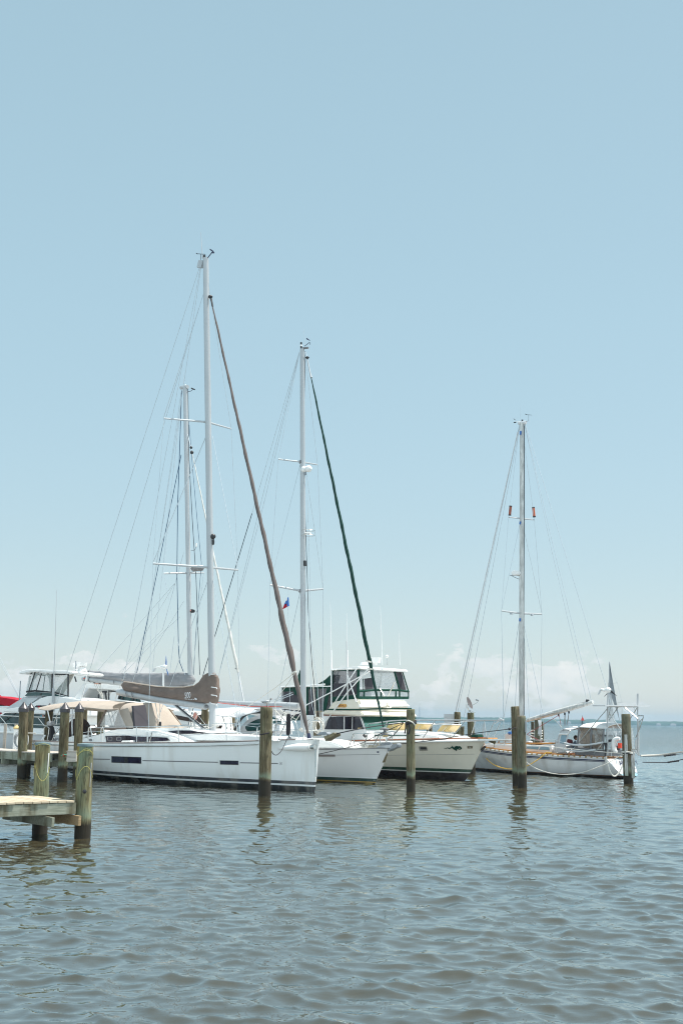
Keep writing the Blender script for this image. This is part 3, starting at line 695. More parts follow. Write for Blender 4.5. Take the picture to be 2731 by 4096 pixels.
# finger pier
a0 = Vector((-11.0, 47.77, 1.05)); dirp = Vector((-4.15, 3.45, 0)).normalized(); az = math.atan2(dirp.y, dirp.x)
fp = thing('finger_pier', 'weathered finger pier with stained fascia running behind the near dock', 'dock', a0, az)
for k in range(75):
    x = .08+.152*k
    if x > 11: break
    G().box((x, -.75, -.02), (.142, 1.6, .04)).build('deck_board', 'boxw', fp)
G().box((5.6, 0.02, -.19), (11.0, .06, .3)).build('fascia_beam', 'beam', fp, bevel=.006)
G().box((5.6, -1.5, -.19), (11.0, .06, .3)).build('fascia_beam', 'beam', fp, bevel=.006)
for x in (.6, 3.2, 6.5): G().box((x, -.7, -.42), (.12, 1.7, .24)).build('cross_beam', 'beam', fp, bevel=.006)
for x in (2.35, 6.1): G().lathe([(.14, -1.7), (.14, -.3)], 12, (x, -.3, 0)).build('support_post', 'pile', fp)
g = G()
for x in (4.5, 5.6): g.box((x, .1, -.85), (.1, .1, 1.2))
for z in (-.35, -1.1): g.box((5.05, .1, z), (1.0, .07, .08))
g.build('ladder', 'black', fp)
bx = thing('dock_box', 'small pale slatted box on the end of the finger pier', 'box', D(289, 3038, 47.0), 0)
G().box((0, 0, .1), (.36, .3, .36)).build('body', 'boxw', bx, bevel=.01); G().box((0, 0, .31), (.39, .33, .03)).build('lid', 'boxw', bx, bevel=.006); G().box((0, -.155, .1), (.36, .01, .015)).build('slat_gap', 'black', bx)
# pier posts with a rail, ladder, coil
for px, yt, lb in ((24, 2896, 'leftmost short square post on the finger pier'), (66, 2895, 'short square post behind the leftmost capped pile')):
    q = D(px, yt, 53 if px < 50 else 52); o = G().box((0, 0, (q.z-1.0)/2), (.11, .11, q.z-1.0)).build('rail_post', 'boxw', bevel=.008); o.location = (q.x, q.y, 1.0); tagit(o, lb, 'post', 'square posts on the finger pier')
q = D(70, 2890, 51.8); pd_ = thing('power_pedestal', 'white dockside power pedestal with a pointed lamp top', 'pedestal', (q.x, q.y, 1.05))
G().box((0, 0, .42), (.2, .2, .84)).build('body', 'white', pd_, bevel=.02); G().lathe([(.13, .84), (.15, .9), (.02, 1.0)], 12).build('lamp_top', 'amber', pd_)
q = D(89, 2962, 49.75); g = G()
for k in range(7):
    g.tube([(q.x+(.25+.01*k)*math.cos(a), q.y-.03*k+.05*math.sin(a), q.z+(.30+.012*k+.04*math.sin(k*2.3))*math.sin(a)) for a in [2*math.pi*i/26 for i in range(27)]], .018, 6)
tagit(g.build('hose_coil', 'lgrey'), 'long white hose coil hanging on the leftmost capped pile', 'hose')
ring_rope(p4, r4_, .93, .042, 0, .014, .06, 1, 'green_rope', 'rope_loop', 'rope', 'turquoise rope tied round the rust streaked capped pile')
G().lathe([(.04, 0), (.05, .01), (.02, .03)], 10, (.04, -r4_*1.0, .98), (0, -1, 0)).build('bolt', 'rust', p4)
q = D(128, 2935, 52.2); o = G().tube([(q.x-.4, q.y-.2, q.z+.02), (q.x-.1, q.y-.2, q.z+.03), (q.x+.15, q.y-.17, q.z+.03), (q.x+.17, q.y, q.z+.02)], .02, 6).build('rope', 'white_rope'); tagit(o, 'white rope stretched between the two leftmost capped piles', 'rope')
# tyre-like ring under the pier
q = D(203, 3048, 49.6); o = G().tube([(q.x+.05*0+.13*math.cos(a), q.y, q.z+.2*math.sin(a)) for a in [2*math.pi*i/18 for i in range(19)]], .045, 8).build('fender_ring', 'black'); tagit(o, 'black rubber ring fender hanging under the finger pier', 'fender')

# ------------------------------------------------------------------ gull on the thick pile
gl = thing('gull', 'black-headed gull standing on the thick split pile', 'gull', (tc_.x+.02, tc_.y-.02, tc_.z+.01), R(-12))
me_ = bpy.data.meshes.new('body'); vv = [(-.0, 0, .17), (-.1, 0, .155), (-.19, 0, .175), (.07, 0, .19), (.105, 0, .24), (.118, 0, .285), (.15, 0, .28)]
me_.from_pydata(vv, [(0, 1), (1, 2), (0, 3), (3, 4), (4, 5), (5, 6)], []); bo = bpy.data.objects.new('body', me_); C.objects.link(bo); bo.parent = gl
sk_ = bo.modifiers.new('skin', 'SKIN'); rad = [(.06, .065), (.045, .04), (.012, .02), (.045, .045), (.026, .026), (.03, .03), (.009, .01)]
for i, rr in enumerate(rad): me_.skin_vertices[0].data[i].radius = rr
me_.skin_vertices[0].data[0].use_root = True
bo.modifiers.new('sub', 'SUBSURF').levels = 2; bo.modifiers['sub'].render_levels = 2
mt, nt, b = new_mat('gull_plumage'); x_ = objz(nt, 0); z_ = objz(nt, 2)
c = ramp(nt, mth(nt, 'MULTIPLY_ADD', z_, 1.0, 0), [(.0, (.75, .74, .72)), (.183, (.75, .74, .72)), (.187, (.3, .31, .33)), (.22, (.6, .6, .6)), (.25, (.6, .6, .6)), (.257, (.02, .018, .02)), (1, (.02, .018, .02))], 'CONSTANT')
c = mixc(nt, ramp(nt, mth(nt, 'ADD', x_, .5), [(.0, (1, 1, 1)), (.37, (1, 1, 1)), (.375, (0, 0, 0))], 'CONSTANT'), c, (.02, .02, .022)); nt.links.new(c, b.inputs['Base Color']); b.inputs['Roughness'].default_value = .8; me_.materials.append(mt)
G().tube([(.14, 0, .282), (.165, 0, .278), (.195, 0, .268)], [.012, .009, .002], 6).build('beak', 'rust', gl)
for s_ in (-1, 1): G().tube([(.0, .02*s_, .13), (.005, .02*s_, .06), (0, .02*s_, .0)], .006, 6).build('leg', 'rust', gl); G().ball((.015, .02*s_, .004), .02, 8, 4, (1.3, .8, .25)).build('foot', 'rust', gl)
for s_ in (-1, 1): G().tube([(.05, .055*s_, .19), (-.05, .06*s_, .185), (-.15, .03*s_, .18), (-.23, .01*s_, .185)], [.02, .04, .022, .004], 8, .35).build('wing', 'grey', gl)

# ------------------------------------------------------------------ satellite dish
q = D(1882, 2851, 61.25); ds = thing('satellite_dish', 'grey satellite dish with a feed arm on top of a pile', 'satellite dish', q)
G().tube(smooth_path([(.05, 0, 0), (-.1, 0, .12), (-.17, 0, .3), (-.14, 0, .42)], 5), .022, 8).build('bracket', 'steel', ds)
g = G(); prof = [(.0, .0), (.12, .008), (.24, .035), (.31, .062), (.315, .07), (.3, .07), (.2, .03), (0, .012)]
g.lathe(prof, 28, (-.12, -.02, .47), Vector((.86, -.38, .38))); dd = g.build('dish', M.setdefault('dishm', simple('dish_grey', (.1, .085, .085), .6)), ds)
G().tube([(-.1, -.05, .28), (.25, -.12, .48), (.34, -.14, .56), (.36, -.14, .64)], .014, 6).build('feed_arm', 'steel', ds); G().box((.3, -.14, .63), (.16, .06, .07), 0, .3).build('feed_horn', 'grey', ds, bevel=.01)
for x_ in (-.08, .12): G().tube([(x_*2.0, 0, .0), (-.05, 0, .12)], .012, 6).build('strut', 'steel', ds)

# ------------------------------------------------------------------ red day mark and far sailing boat
q = D(2328.5, 2882, 400); dm = thing('day_mark', 'red triangular channel marker on posts beyond the bimini', 'channel marker', (q.x, 400, 0))
tz = D(2328, 2866, 400).z; bz = D(2328, 2882, 400).z
G().prism([(-.62, 0, bz), (.62, 0, bz), (0, 0, tz)], (0, .06, 0)).build('triangle', 'orange', dm); 
G().lathe([(.16, -1), (.16, bz+.2)], 10, (.08, .3, 0)).build('post', 'black', dm); G().lathe([(.07, -1), (.07, bz+.1)], 8, (-.45, .3, 0)).build('post', 'black', dm); G().tube([(0, .2, tz-.1), (0, .2, tz+.35)], .06, 6).build('lantern', 'black', dm)

fb = Boat('sailing_yacht', 'distant yacht under a tall grey sail beyond the right-hand sloop', 'sailboat', (D(2500, 2900, 260).x, 260), -28, -1)
fb.hull('hull7', 9.5, [(0, 0), (1, .9)], [(0, -6), (1, -6.2)], [(0, 1.1), (1, .8)], [(0, -.2), (.5, -.5), (1, .1)], [(0, .04), (.3, 1.0), (.6, 1.5), (1, 1.0)], [(0, .1), (.5, .8), (1, .8)], nt=20, nv=8)
def dg(x, y): return cG(x, y)
mb = fb.P(dg(700, 905)); mtp = fb.P(dg(692, 135)); fb.part(G().tube([(mb.x, 0, .9), mtp], [.1, .06], 8), 'mast', 'alu')
def sailpoly(pts, belly):
    A = [fb.P(p) for p in pts]; rows = []
    for i in range(13):
        v = i/12; l = A[0].lerp(A[1], v); r_ = A[3].lerp(A[2], v) + Vector((0, 0, 0)); rows.append([l.lerp(r_, j/8)+Vector((0, belly*math.sin(math.pi*j/8), 0)) for j in range(9)])
    return rows
M['sailg'] = simple('grey_sailcloth', (.33, .35, .37), .7, var=.12, scale=.6); M['sailw'] = simple('white_sailcloth', (.68, .68, .68), .7, var=.08, scale=.5)
fb.part(G().sheet(sailpoly([dg(693, 140), dg(686, 470), dg(822, 862), dg(700, 160)], .5), .02), 'mainsail', 'sailg')
fb.part(G().sheet(sailpoly([dg(690, 330), dg(655, 850), dg(760, 858), dg(694, 330)], .3), .02), 'jib', 'sailw')
fb.line('stay', 'wire', [dg(694, 150), dg(790, 400), dg(845, 620), dg(870, 900)], .02); fb.line('stay', 'wire', [dg(690, 330), dg(640, 900)], .02)
fb.line('spreader', 'alu', [dg(735, 395), dg(793, 385)], .03); fb.line('spreader', 'alu', [dg(770, 630), dg(850, 612)], .03)

# ================================================================== BOAT 1: large white sloop in the foreground
b = Boat('sailboat', 'large white sloop with taupe sail cover lettered 500, nearest of the boats', 'sailboat', (-.72, 44.03), -43, -1, 'sailboats moored stern to the pier')
B1 = b
b.hull('hull1', 15.6, [(0, -.12), (.25, -.02), (1, .06)], [(0, -14.6), (.3, -15.5), (1, -15.75)],
       [(0, 1.84), (.27, 1.6), (.65, 1.42), (1, 1.36)], [(0, -.25), (.1, -.4), (.5, -.6), (.8, -.3), (.9, -.02), (1, .25)],
       [(0, .07), (.06, .6), (.15, 1.2), (.27, 1.78), (.45, 2.25), (.65, 2.4), (.85, 2.25), (1, 2.0)], [(0, .0), (.05, .35), (.2, .7), (.45, .92), (1, .95)])
b.sheer('toe_rail', 'teakg', .03, .02, .045, 1, -.03); b.sheer('rub_rail', 'steel', .028, -.10, .125, .995, .008)
# hull windows, stripes, badge
def hw(q, nm='hull_window', curt=()):
    o = b.patch(nm, 'black', q, 8, 2, .012)
    for c_ in curt: b.patch('pane', 'curtain', c_, 6, 2, .018, parent=o)
hw([cB(383, 1110), cB(693, 1120), cB(694, 1188), cB(384, 1177)], curt=[[cB(388, 1117), cB(516, 1122), cB(516, 1176), cB(389, 1171)], [cB(554, 1124), cB(688, 1128), cB(688, 1183), cB(554, 1179)]])
hw([cC(207, 893), cC(402, 897), cC(402, 940), cC(210, 936)], curt=[[cC(217, 900), cC(396, 904), cC(396, 934), cC(218, 930)]])
for q in ([cB(150, 1134), cB(368, 1138), cB(368, 1147), cB(150, 1143)], [cB(708, 1151), cB(1495, 1169), cB(1495, 1179), cB(708, 1161)], [cC(418, 912), cC(815, 920), cC(815, 931), cC(418, 922)]): b.patch('cove_stripe', 'rubber', q, 24, 1, .006)
mk = b.patch('badge', 'grey', [cC(833, 908), cC(858, 909), cC(858, 941), cC(833, 940)], 2, 2, .004); b.patch('badge_field', 'white', [cC(836, 912), cC(855, 913), cC(855, 936), cC(836, 935)], 2, 2, .008, parent=mk)
b.patch('badge_mark', 'grey', [cC(842, 916), cC(849, 916), cC(852, 930), cC(839, 930)], 1, 1, .012, parent=mk)
b.patch('stem_plate', 'steel', [cC(1194, 686), cC(1222, 690), cC(1212, 1068), cC(1203, 1068)], 1, 10, .01)
# bow fairing (bow sprit housing)
A = b.H(cC(815, 762), .0); Z = b.H(cC(1140, 752), .02); g = G(); pts = []; rs = []
for i in range(17):
    u = i/16; x_, y_ = cC(815+(1130-815)*u, 766-14*u); pts.append(b.H((x_, y_), .02+.03*u)); rs.append(.02+.125*min(1, (u*1.5))**.7)
g.tube(pts, rs, 16); fo = b.part(g, 'bow_fairing', 'white'); 
g = G(); e = pts[-1]; g.tube([e, e+Vector((.14, 0, .0))], .115, 16); g.build('thruster_ring', 'white', fo); g = G(); g.tube([e+Vector((.14, 0, 0)), e+Vector((.34, 0, .01))], .085, 14); g.build('metal_sleeve', 'steel', fo)
# coachroof and trunk
b.shell('cabin', 'white', [cB(40, 990), cB(1185, 985), cB(1150, 950), cB(1000, 888), cB(860, 850), cB(620, 824), cB(430, 830), cB(330, 850), cB(210, 893), cB(60, 930)], 1.62, .09)
b.shell('coachroof', 'white', [cB(620, 940), cC(780, 690), cC(735, 664), cC(640, 648), cC(300, 630), cC(0, 612), cB(1330, 868), cB(1160, 818), cB(900, 815), cB(640, 835)], 1.05, .1)
o = b.slab('window_band', 'glassd', [cB(310, 900), cB(560, 894), cB(960, 916), cB(990, 947), cB(640, 963), cB(322, 962)], 1.65, .05)
b.slab('curtain_pane', 'curtain', [cB(586, 904), cB(955, 926), cB(955, 950), cB(588, 954)], 1.655, .05, parent=o)
for q in ((340, 908, 392, 946), (434, 910, 486, 948)): b.slab('portlight', 'rubber', [cB(q[0], q[1]), cB(q[2], q[1]+2), cB(q[2], q[3]), cB(q[0], q[3])], 1.66, .05, .008, parent=o); b.slab('port_glass', 'curtain', [cB(q[0]+8, q[1]+6), cB(q[2]-8, q[1]+8), cB(q[2]-8, q[3]-6), cB(q[0]+8, q[3]-6)], 1.668, .05, parent=o)
b.slab('trunk_window', 'glassd', [cB(945, 852), cB(1080, 840), cB(1200, 842), cB(1385, 866), cB(1250, 874), cB(1080, 880)], 1.08, .05)
b.slab('vent_grille', 'rubber', [cB(145, 930), cB(185, 930), cB(183, 950), cB(148, 950)], 1.66, .04)
for q in ((1150, 1245, 902), (1330, 1455, 898)): b.slab('deck_hatch', 'glassd', [cB(q[0], q[2]), cB(q[1], q[2]-4), cB(q[1]+8, q[2]+2), cB(q[0]+30, q[2]+6)], .3, .6, .0)
b.slab('deck_box', 'white', [cB(482, 968), cB(490, 946), cB(578, 944), cB(580, 965)], 1.9, .3, .02)
b.shell('cockpit_coaming', 'white', [n2(250, 1010), n2(820, 1005), n2(1050, 850), n2(980, 830), n2(760, 850), n2(600, 900), n2(460, 960), n2(280, 985)], 1.5, .06)
# dodger
b.hood('spray_hood', 'tan', cB(455, 622), cB(560, 592), cB(628, 815), cB(800, 552), 1.28, 1.1)
b.setf(cB(628, 815), cB(590, 600), 1.28, 1.1)
b.fslab('window_cover', 'dcover', [cB(612, 585), cB(738, 575), cB(776, 795), cB(632, 812)], .16, .12)
b.slab('side_curtain', 'vinyl', [cB(335, 628), cB(452, 628), cB(540, 815), cB(240, 806)], 1.34, .01)
b.line('curtain_edge', 'taupe', [cB(333, 622), cB(240, 806), cB(196, 874)], .045, 1.36); b.line('curtain_edge', 'taupe', [cB(240, 812), cB(360, 822), cB(540, 826)], .06, 1.36); b.line('curtain_edge', 'tan', [cB(335, 622), cB(455, 618)], .03, 1.36)
b.slab('green_patch', 'green', [n2(1218, 790), n2(1240, 755), n2(1262, 790)], 1.39, .02)  # small green triangle by the curtain edge
# bimini
b.canopy('bimini', 'tan', [(n2(222, 322), n2(250, 262)), (n2(480, 262), n2(480, 205)), (n2(800, 250), n2(720, 165)), (n2(1080, 262), n2(1100, 122)), (n2(1400, 296), cB(400, 530)), (cB(400, 618), cB(610, 548))], 1.6, .03)
b.line('bimini_frame', 'steel', [n2(220, 330), n2(268, 540), n2(330, 800), n2(390, 985)], .028, 1.7, mirror=True, smooth=4)
b.line('bimini_frame', 'steel', [n2(500, 235), n2(330, 620), n2(170, 640)], .016, 1.7, mirror=True); b.line('bimini_frame', 'steel', [n2(1000, 290), n2(700, 420), n2(360, 840)], .016, 1.7, mirror=True)
b.line('bimini_frame', 'steel', [cB(345, 625), cB(375, 735), cB(395, 800)], .02, 1.3, mirror=True); b.line('bimini_frame', 'steel', [cB(440, 640), cB(365, 725)], .016, 1.3, mirror=True)
b.line('flag_staff', 'lgrey', [n2(738, 280), n2(728, 620), n2(735, 820)], .03, 1.5); b.line('flag_pole', 'steel', [n2(730, 820), n2(738, 1000)], .014, 1.6)
# wheel cover, helm seats
o = G(); c0 = b.P(n2(860, 800), .9); o.lathe([(.62, -.04), (.66, -.02), (.66, .02), (.6, .04)], 30, c0, (1, 0, 0)); b.part(o, 'wheel_cover', M.setdefault('brown_c', simple('brown_canvas', (.055, .035, .03), .85)))
b.line('helm_rail', 'black', [n2(1020, 632), n2(1180, 632), n2(1212, 650), n2(1205, 720)], .02, 1.1, smooth=3)
b.slab('helm_panel', 'taupe', [n2(1060, 690), n2(1215, 690), n2(1200, 790), n2(1090, 800)], 1.0, .1)
# stern gear: outboard motor, pushpit
om = b.slab('outboard_motor', 'grey', [n2(185, 560), n2(240, 538), n2(270, 560), n2(262, 650), n2(190, 650)], 1.85, .3, .04)
b.slab('motor_leg', 'black', [n2(215, 650), n2(270, 650), n2(300, 760), n2(290, 980), n2(240, 980), n2(215, 800)], 1.82, .2, .03, parent=om)
b.line('pushpit', 'steel', [n2(140, 995), n2(140, 690), n2(250, 690), n2(200, 990)], .018, 1.9, mirror=True, smooth=2); b.line('pushpit', 'steel', [n2(290, 1000), n2(420, 700), n2(560, 800), n2(460, 900)], .016, 1.9, smooth=0)
for k in range(4): b.line('rope_bundle', 'rubber', [n2(330+20*k, 960), n2(390, 900+14*k), n2(440, 930-10*k), n2(455, 975), n2(350, 990-8*k)], .022, 1.8, smooth=3)
b.slab('swim_ladder', 'white', [n2(50, 980), n2(150, 830), n2(165, 845), n2(85, 990)], 1.2, .05)
# stanchions and lifelines
for q, tq in ((cB(648, 966), cB(645, 800)), (cB(1085, 958), cB(1080, 795)), (cC(279, 684), cC(270, 500)), (cC(598, 655), cC(597, 560))): b.stanchion(q, tq, 2.05)
for x_ in (0, 132): b.line('gate_rail', 'steel', [cB(140+x_, 970), cB(143+x_, 830), cB(155+x_, 812), cB(166+x_, 820), cB(182+x_+12, 970)], .022, 2.05, smooth=2)
b.line('lifeline', 'wire', [cB(10, 880), cB(165, 850), cB(290, 850), cB(645, 905), cB(1082, 900), cC(274, 600), cC(598, 600), cC(850, 575)], .009, 2.0)
b.line('lifeline', 'wire', [cB(165, 815), cB(645, 802), cB(1080, 797), cC(270, 502), cC(597, 545), cC(905, 482)], .009, 2.0)
b.line('grab_rail', 'steel', [cB(620, 800), cB(640, 790), cB(880, 800), cB(1160, 786), cB(1172, 800)], .022, .8, smooth=2, mirror=True)
b.line('pulpit', 'steel', [cC(825, 665), cC(870, 560), cC(905, 482), cC(940, 477), cC(990, 480), cC(1015, 540), cC(1038, 658)], .02, .62, smooth=4, mirror=True)
b.line('pulpit', 'steel', [cC(845, 577), cC(1030, 573)], .017, .62, mirror=True); b.line('pulpit', 'steel', [cC(1163, 630), cC(1160, 480), cC(1120, 478)], .022, .1, smooth=2); b.line('pulpit', 'steel', [cC(780, 610), cC(800, 520), cC(850, 515), cC(900, 520)], .018, .8, smooth=2)
# anchor on the bow roller
an = b.slab('anchor', 'galv', [n4(850, 1675), n4(930, 1610), n4(1065, 1610), n4(1080, 1625), n4(1090, 1665), n4(960, 1668)], .1, .2, .012)
b.slab('anchor_fluke', 'bronze', [n4(1010, 1700), n4(1050, 1800), n4(1130, 1740), n4(1240, 1690), n4(1250, 1650), n4(1215, 1618), n4(1180, 1640), n4(1100, 1680)], .16, .32, .012, parent=an)
b.line('anchor_fluke', 'galv', [n4(1090, 1670), n4(1205, 1672)], .02, .0, parent=an)
b.slab('bow_roller', 'steel', [n4(770, 1690), n4(1070, 1680), n4(1075, 1735), n4(780, 1735)], .12, .24, .01)
b.slab('windlass', 'grey', [cC(900, 672), cC(905, 655), cC(925, 645), cC(950, 655), cC(952, 672)], .3, .3, .02)
# spars
b.mast(cB(1440, 875), m1(584, 345), (.14, .125)); 
g = G(); tpm = b.P(m1(584, 345)); g.box((tpm.x-.32, 0, tpm.z-.2), (.34, .12, .34), 0, .3); b.part(g, 'masthead_crane', 'alu', bevel=.02)
b.spreader((842, 2270), [m2(30, 1304), m2(828, 1364)], [2.05, -2.05]); b.spreader((828, 1688), [m1(147, 2021), m1(850, 2130)], [1.6, -1.6], .045)
b.line('boom', 'alu', [cB(455, 437), cB(520, 450), cB(900, 520), cB(1370, 590)], [.14, .145, .15, .13], 0, 12)
b.line('boom_fitting', 'rubber', [cB(1365, 590), cB(1415, 600)], .06)
cov = b.cover('sail_cover', 'taupe', cB, [(500, 350), (525, 326), (680, 352), (850, 376), (1000, 384), (1130, 383), (1250, 370), (1310, 330), (1350, 262), (1395, 238), (1440, 244), (1470, 236), (1496, 290)], [(500, 385), (525, 422), (700, 457), (900, 492), (1100, 522), (1300, 549), (1400, 560), (1440, 563), (1480, 562), (1496, 470)], .21)
for x_, y0, y1 in ((1440, 255, 250), (1436, 388, 395), (1436, 470, 478), (1436, 560, 568)): b.line('cover_tie', 'lgrey', [cB(1425, y0), cB(1478, y1), cB(1486, y1+12)], .018, .26)
b.line('cover_seam', 'tan', [cB(510, 332), cB(680, 358), cB(850, 383), cB(1000, 390), cB(1130, 389), cB(1245, 372)], .02, .12, mirror=True)
for x_ in (540, 600): b.line('reef_line', 'rubber', [cB(x_, 425), cB(x_-8, 455), cB(x_+5, 492)], .014, .18, smooth=2)
p0 = b.P(cB(1180, 476), .25); letter('500', .33, 'lgrey', cov, p0, (R(90), R(-4), R(180 if b.n > 0 else 0)), -.1, .75)
p0 = b.P(cB(1200, 520), .235); b.slab('emblem', 'lgrey', [cB(1250, 505), cB(1256, 497), cB(1260, 506), cB(1266, 500), cB(1270, 508), cB(1276, 510), cB(1272, 522), cB(1256, 520)], .25, .01, parent=cov)
for k, x_ in enumerate((1150, 1167, 1184, 1201, 1218, 1235)): b.slab('small_lettering', 'lgrey', [cB(x_, 507+k), cB(x_+8, 508+k), cB(x_+8, 517+k), cB(x_+5, 517+k), cB(x_+5, 511+k), cB(x_, 516+k)], .25, .01, parent=cov)
b.furl(m1(655, 850), n4(700, 1690), [(0, .02), (.05, .04), (.2, .05), (.36, .064), (.62, .08), (.76, .1), (.83, .112), (.852, .118), (.86, .085), (.92, .085), (.97, .07), (1, .045)], 'taupef')
b.line('furling_drum', 'navy', [n4(700, 1640), n4(712, 1740)], [.06, .08], 0, 10); b.line('furling_swivel', 'black', [m1(640, 770), m1(655, 850)], .04); b.line('forestay', 'wire', [m1(618, 735), m1(655, 850)], .014)
g = G(); g.ball(b.P(m1(632, 750)), .1, 10, 8, (1, 1, .8)); b.part(g, 'mast_fitting', 'black')
g = G(); g.ball(b.P(m2(595, 1048)), .11, 8, 6, (1, 1, 1)); q = b.P(m2(597, 1100)); g.ball(q, .07, 8, 6, (.7, .7, 2)); b.part(g, 'deck_light', 'black')
b.line('vhf_antenna', 'alu', [m1(550, 350), m1(533, 78)], [.02, .008]); b.line('mast_light', 'black', [m1(568, 345), m1(568, 318)], .06)
o = b.line('wind_vane', 'black', [m1(485, 300), m1(580, 306)], .014); b.line('vane_post', 'black', [m1(533, 365), m1(531, 302)], .01, parent=o); b.slab('vane_tail', 'black', [m1(483, 292), m1(498, 297), m1(502, 305), m1(485, 303)], .01, .02, parent=o)
o = b.line('wind_sensor', 'navy', [m1(603, 345), m1(655, 278)], .02); b.slab('sensor_vane', 'navy', [m1(620, 250), m1(632, 250), m1(662, 270), m1(655, 280), m1(635, 268)], .02, .04, parent=o); b.line('sensor_cups', 'navy', [m1(645, 290), m1(670, 290)], .03, parent=o)
wires(b, [[m1(528, 415), (600, 1679), (364, 2400), (221, 2835), (195, 2945)], [m1(533, 415), (692, 1662), (495, 2719)], [m1(538, 415), (734, 1547), (575, 2600), (530, 2730)],
          [m1(560, 720), (655, 1670)], [m1(552, 740), (444, 2400), (324, 2802), (250, 2960)], [(826, 1740), (613, 2250)], [(836, 2310), cB(792, 935)], [(850, 1744), m2(815, 1300), (951, 2275)], [(853, 2320), (965, 2950)]], .011)
b.part(G().tube([b.P(m1(147, 2021), 1.6), b.P(m2(30, 1304), 2.05), b.P(cB(765, 965), 2.15)], .0095, 6), 'shroud', 'wire')
b.part(G().tube([b.P(m1(610, 600)), b.P(m1(850, 2130), -1.6), b.P(m2(828, 1364), -2.05), b.P((960, 2960), -2.1)], .0095, 6), 'shroud', 'wire')
b.part(G().tube([b.P(m2(535, 95)), b.P(m2(30, 1304), 2.05)], .0095, 6), 'shroud', 'wire'); b.part(G().tube([b.P(m1(560, 720)), b.P(m1(147, 2021), 1.6)], .0095, 6), 'shroud', 'wire')
b.line('chainplate', 'steel', [cB(756, 855), cB(764, 1048)], .025, 2.18); b.line('chainplate', 'steel', [cB(808, 860), cB(775, 975)], .02, 2.15)
b.line('main_sheet', 'white_rope', [cB(840, 550), cB(885, 760)], .02); b.line('main_sheet', 'white_rope', [cB(890, 560), cB(893, 760)], .015); b.line('sheet_block', 'black', [cB(893, 750), cB(893, 800)], .05)
b.line('vang', 'alu', [cB(1045, 572), cB(1385, 850)], .06, 0, 8); b.line('vang_groove', 'black', [cB(1050, 572), cB(1385, 842)], .03, .05)
b.line('lower_boom_line', 'white_rope', [cB(500, 310), cB(420, 520)], .01); b.line('halyard', 'white_rope', [cB(1568, 740), cB(1250, 890)], .012, .2); b.line('halyard', 'white_rope', [cC(170, 420), cC(400, 620)], .014, .2); b.line('halyard', 'white_rope', [cC(170, 610), cC(185, 320)], .01, .2)
b.line('halyard', 'white_rope', [cB(1300, 640), cB(1160, 880)], .014, .2); b.line('halyard', 'white_rope', [cB(1255, 640), cB(1380, 800)], .012, .1)
g = G(); g.ball(b.P(cB(1260, 688)), .09, 8, 6, (1, 1, 1.8)); b.part(g, 'float', M.setdefault('pink', simple('pink_float', (.6, .25, .2), .5)))
# sun awning ropes: the two white lines that run from the furled sail down to the mast foot
b.line('sheet', 'white_rope', [n4(440, 345), n4(0, 690), cC(500, 330), cC(200, 480), cB(1400, 800), cB(1160, 880)], .013, .1)
b.line('sheet', 'white_rope', [n4(430, 360), n4(0, 980), cC(800, 500), cC(500, 640)], .013, .3)
b.line('sheet_turn', 'white_rope', [n4(345, 400), n4(390, 360), n4(445, 342)], .03, .15)
g = G()
for k in range(5):
    cx, cy = n4(255+12*k, 1450); q = b.P((cx, cy), .64); g.tube([(q.x+.03*math.cos(a), q.y+.03*math.sin(a)*0, q.z+.36*math.sin(a)) for a in [2*math.pi*i/16 for i in range(17)]], .022, 6)
q0 = b.P(n4(275, 1560), .64)
g.tube(smooth_path([q0, b.P(n4(265, 1640), .6), b.P(n4(310, 1740), .5)], 4), .02, 6)
co = b.part(g, 'rope_coil', 'black_rope')
co.parent = None; co.matrix_world = b.root.matrix_basis.copy(); tagit(co, 'black mooring rope coiled over the bow rail of the large white sloop', 'rope')

# ================================================================== BOAT 2: white sloop with green furled headsail
b = Boat('sailboat', 'white sloop with green furled headsail and green waterline stripe', 'sailboat', (1.59, 50.23), -40, -1, 'sailboats moored stern to the pier')
B2 = b
b.hull('hull2', 12.6, [(0, -.15), (.22, 0), (.6, .38), (1, .72)], [(0, -11.5), (1, -12.3)], [(0, 1.46), (.25, 1.3), (.6, 1.12), (1, 1.1)], [(0, -.3), (.5, -.6), (.9, -.1), (1, .1)],
       [(0, .06), (.06, .5), (.15, 1.02), (.3, 1.6), (.5, 1.95), (.8, 1.75), (1, 1.4)], [(0, .05), (.1, .3), (.35, .75), (1, .9)])
b.sheer('toe_rail', 'rubber', .02, .0, 0, 1, .0)
b.patch('cove_stripe', 'rubber', [n5(420, 760), n5(1205, 747), n5(1205, 754), n5(420, 767)], 16, 1, .006); b.patch('rubbing_strake', 'teakg', [n5(60, 754), n5(403, 754), n5(403, 790), n5(60, 790)], 6, 1, .04)
b.slab('stem_plate', 'bronze', [n5(1192, 640), n5(1352, 640), n5(1268, 895), n5(1232, 905)], .06, .12, .01)
b.patch('bow_mark', 'navy', [n5(1152, 695), n5(1188, 695), n5(1188, 722), n5(1152, 722)], 1, 1, .008)
b.shell('coachroof', 'white', [n5(-700, 650), n5(560, 640), n5(500, 590), n5(380, 545), n5(240, 510), n5(60, 480), n5(-400, 450), n5(-800, 440)], .85, .1)
b.slab('coachroof_window', 'glassd', [n5(-300, 520), n5(-60, 525), n5(-60, 560), n5(-300, 560)], .87, .03)
b.mast(n4(592, 1620), m3(655, 300), (.125, .105)); 
b.spreader((1207, 2364), [m4(210, 890), m4(763, 930)], [1.45, -1.45]); b.spreader((1207, 1848), [m3(355, 1683), m3(847, 1752)], [1.25, -1.25], .04)
b.part(G().tube([b.P(m3(622, 340)), b.P(m3(355, 1683), 1.25), b.P(m4(210, 890), 1.45), b.P((1068, 2965), 1.6)], .0095, 6), 'shroud', 'wire')
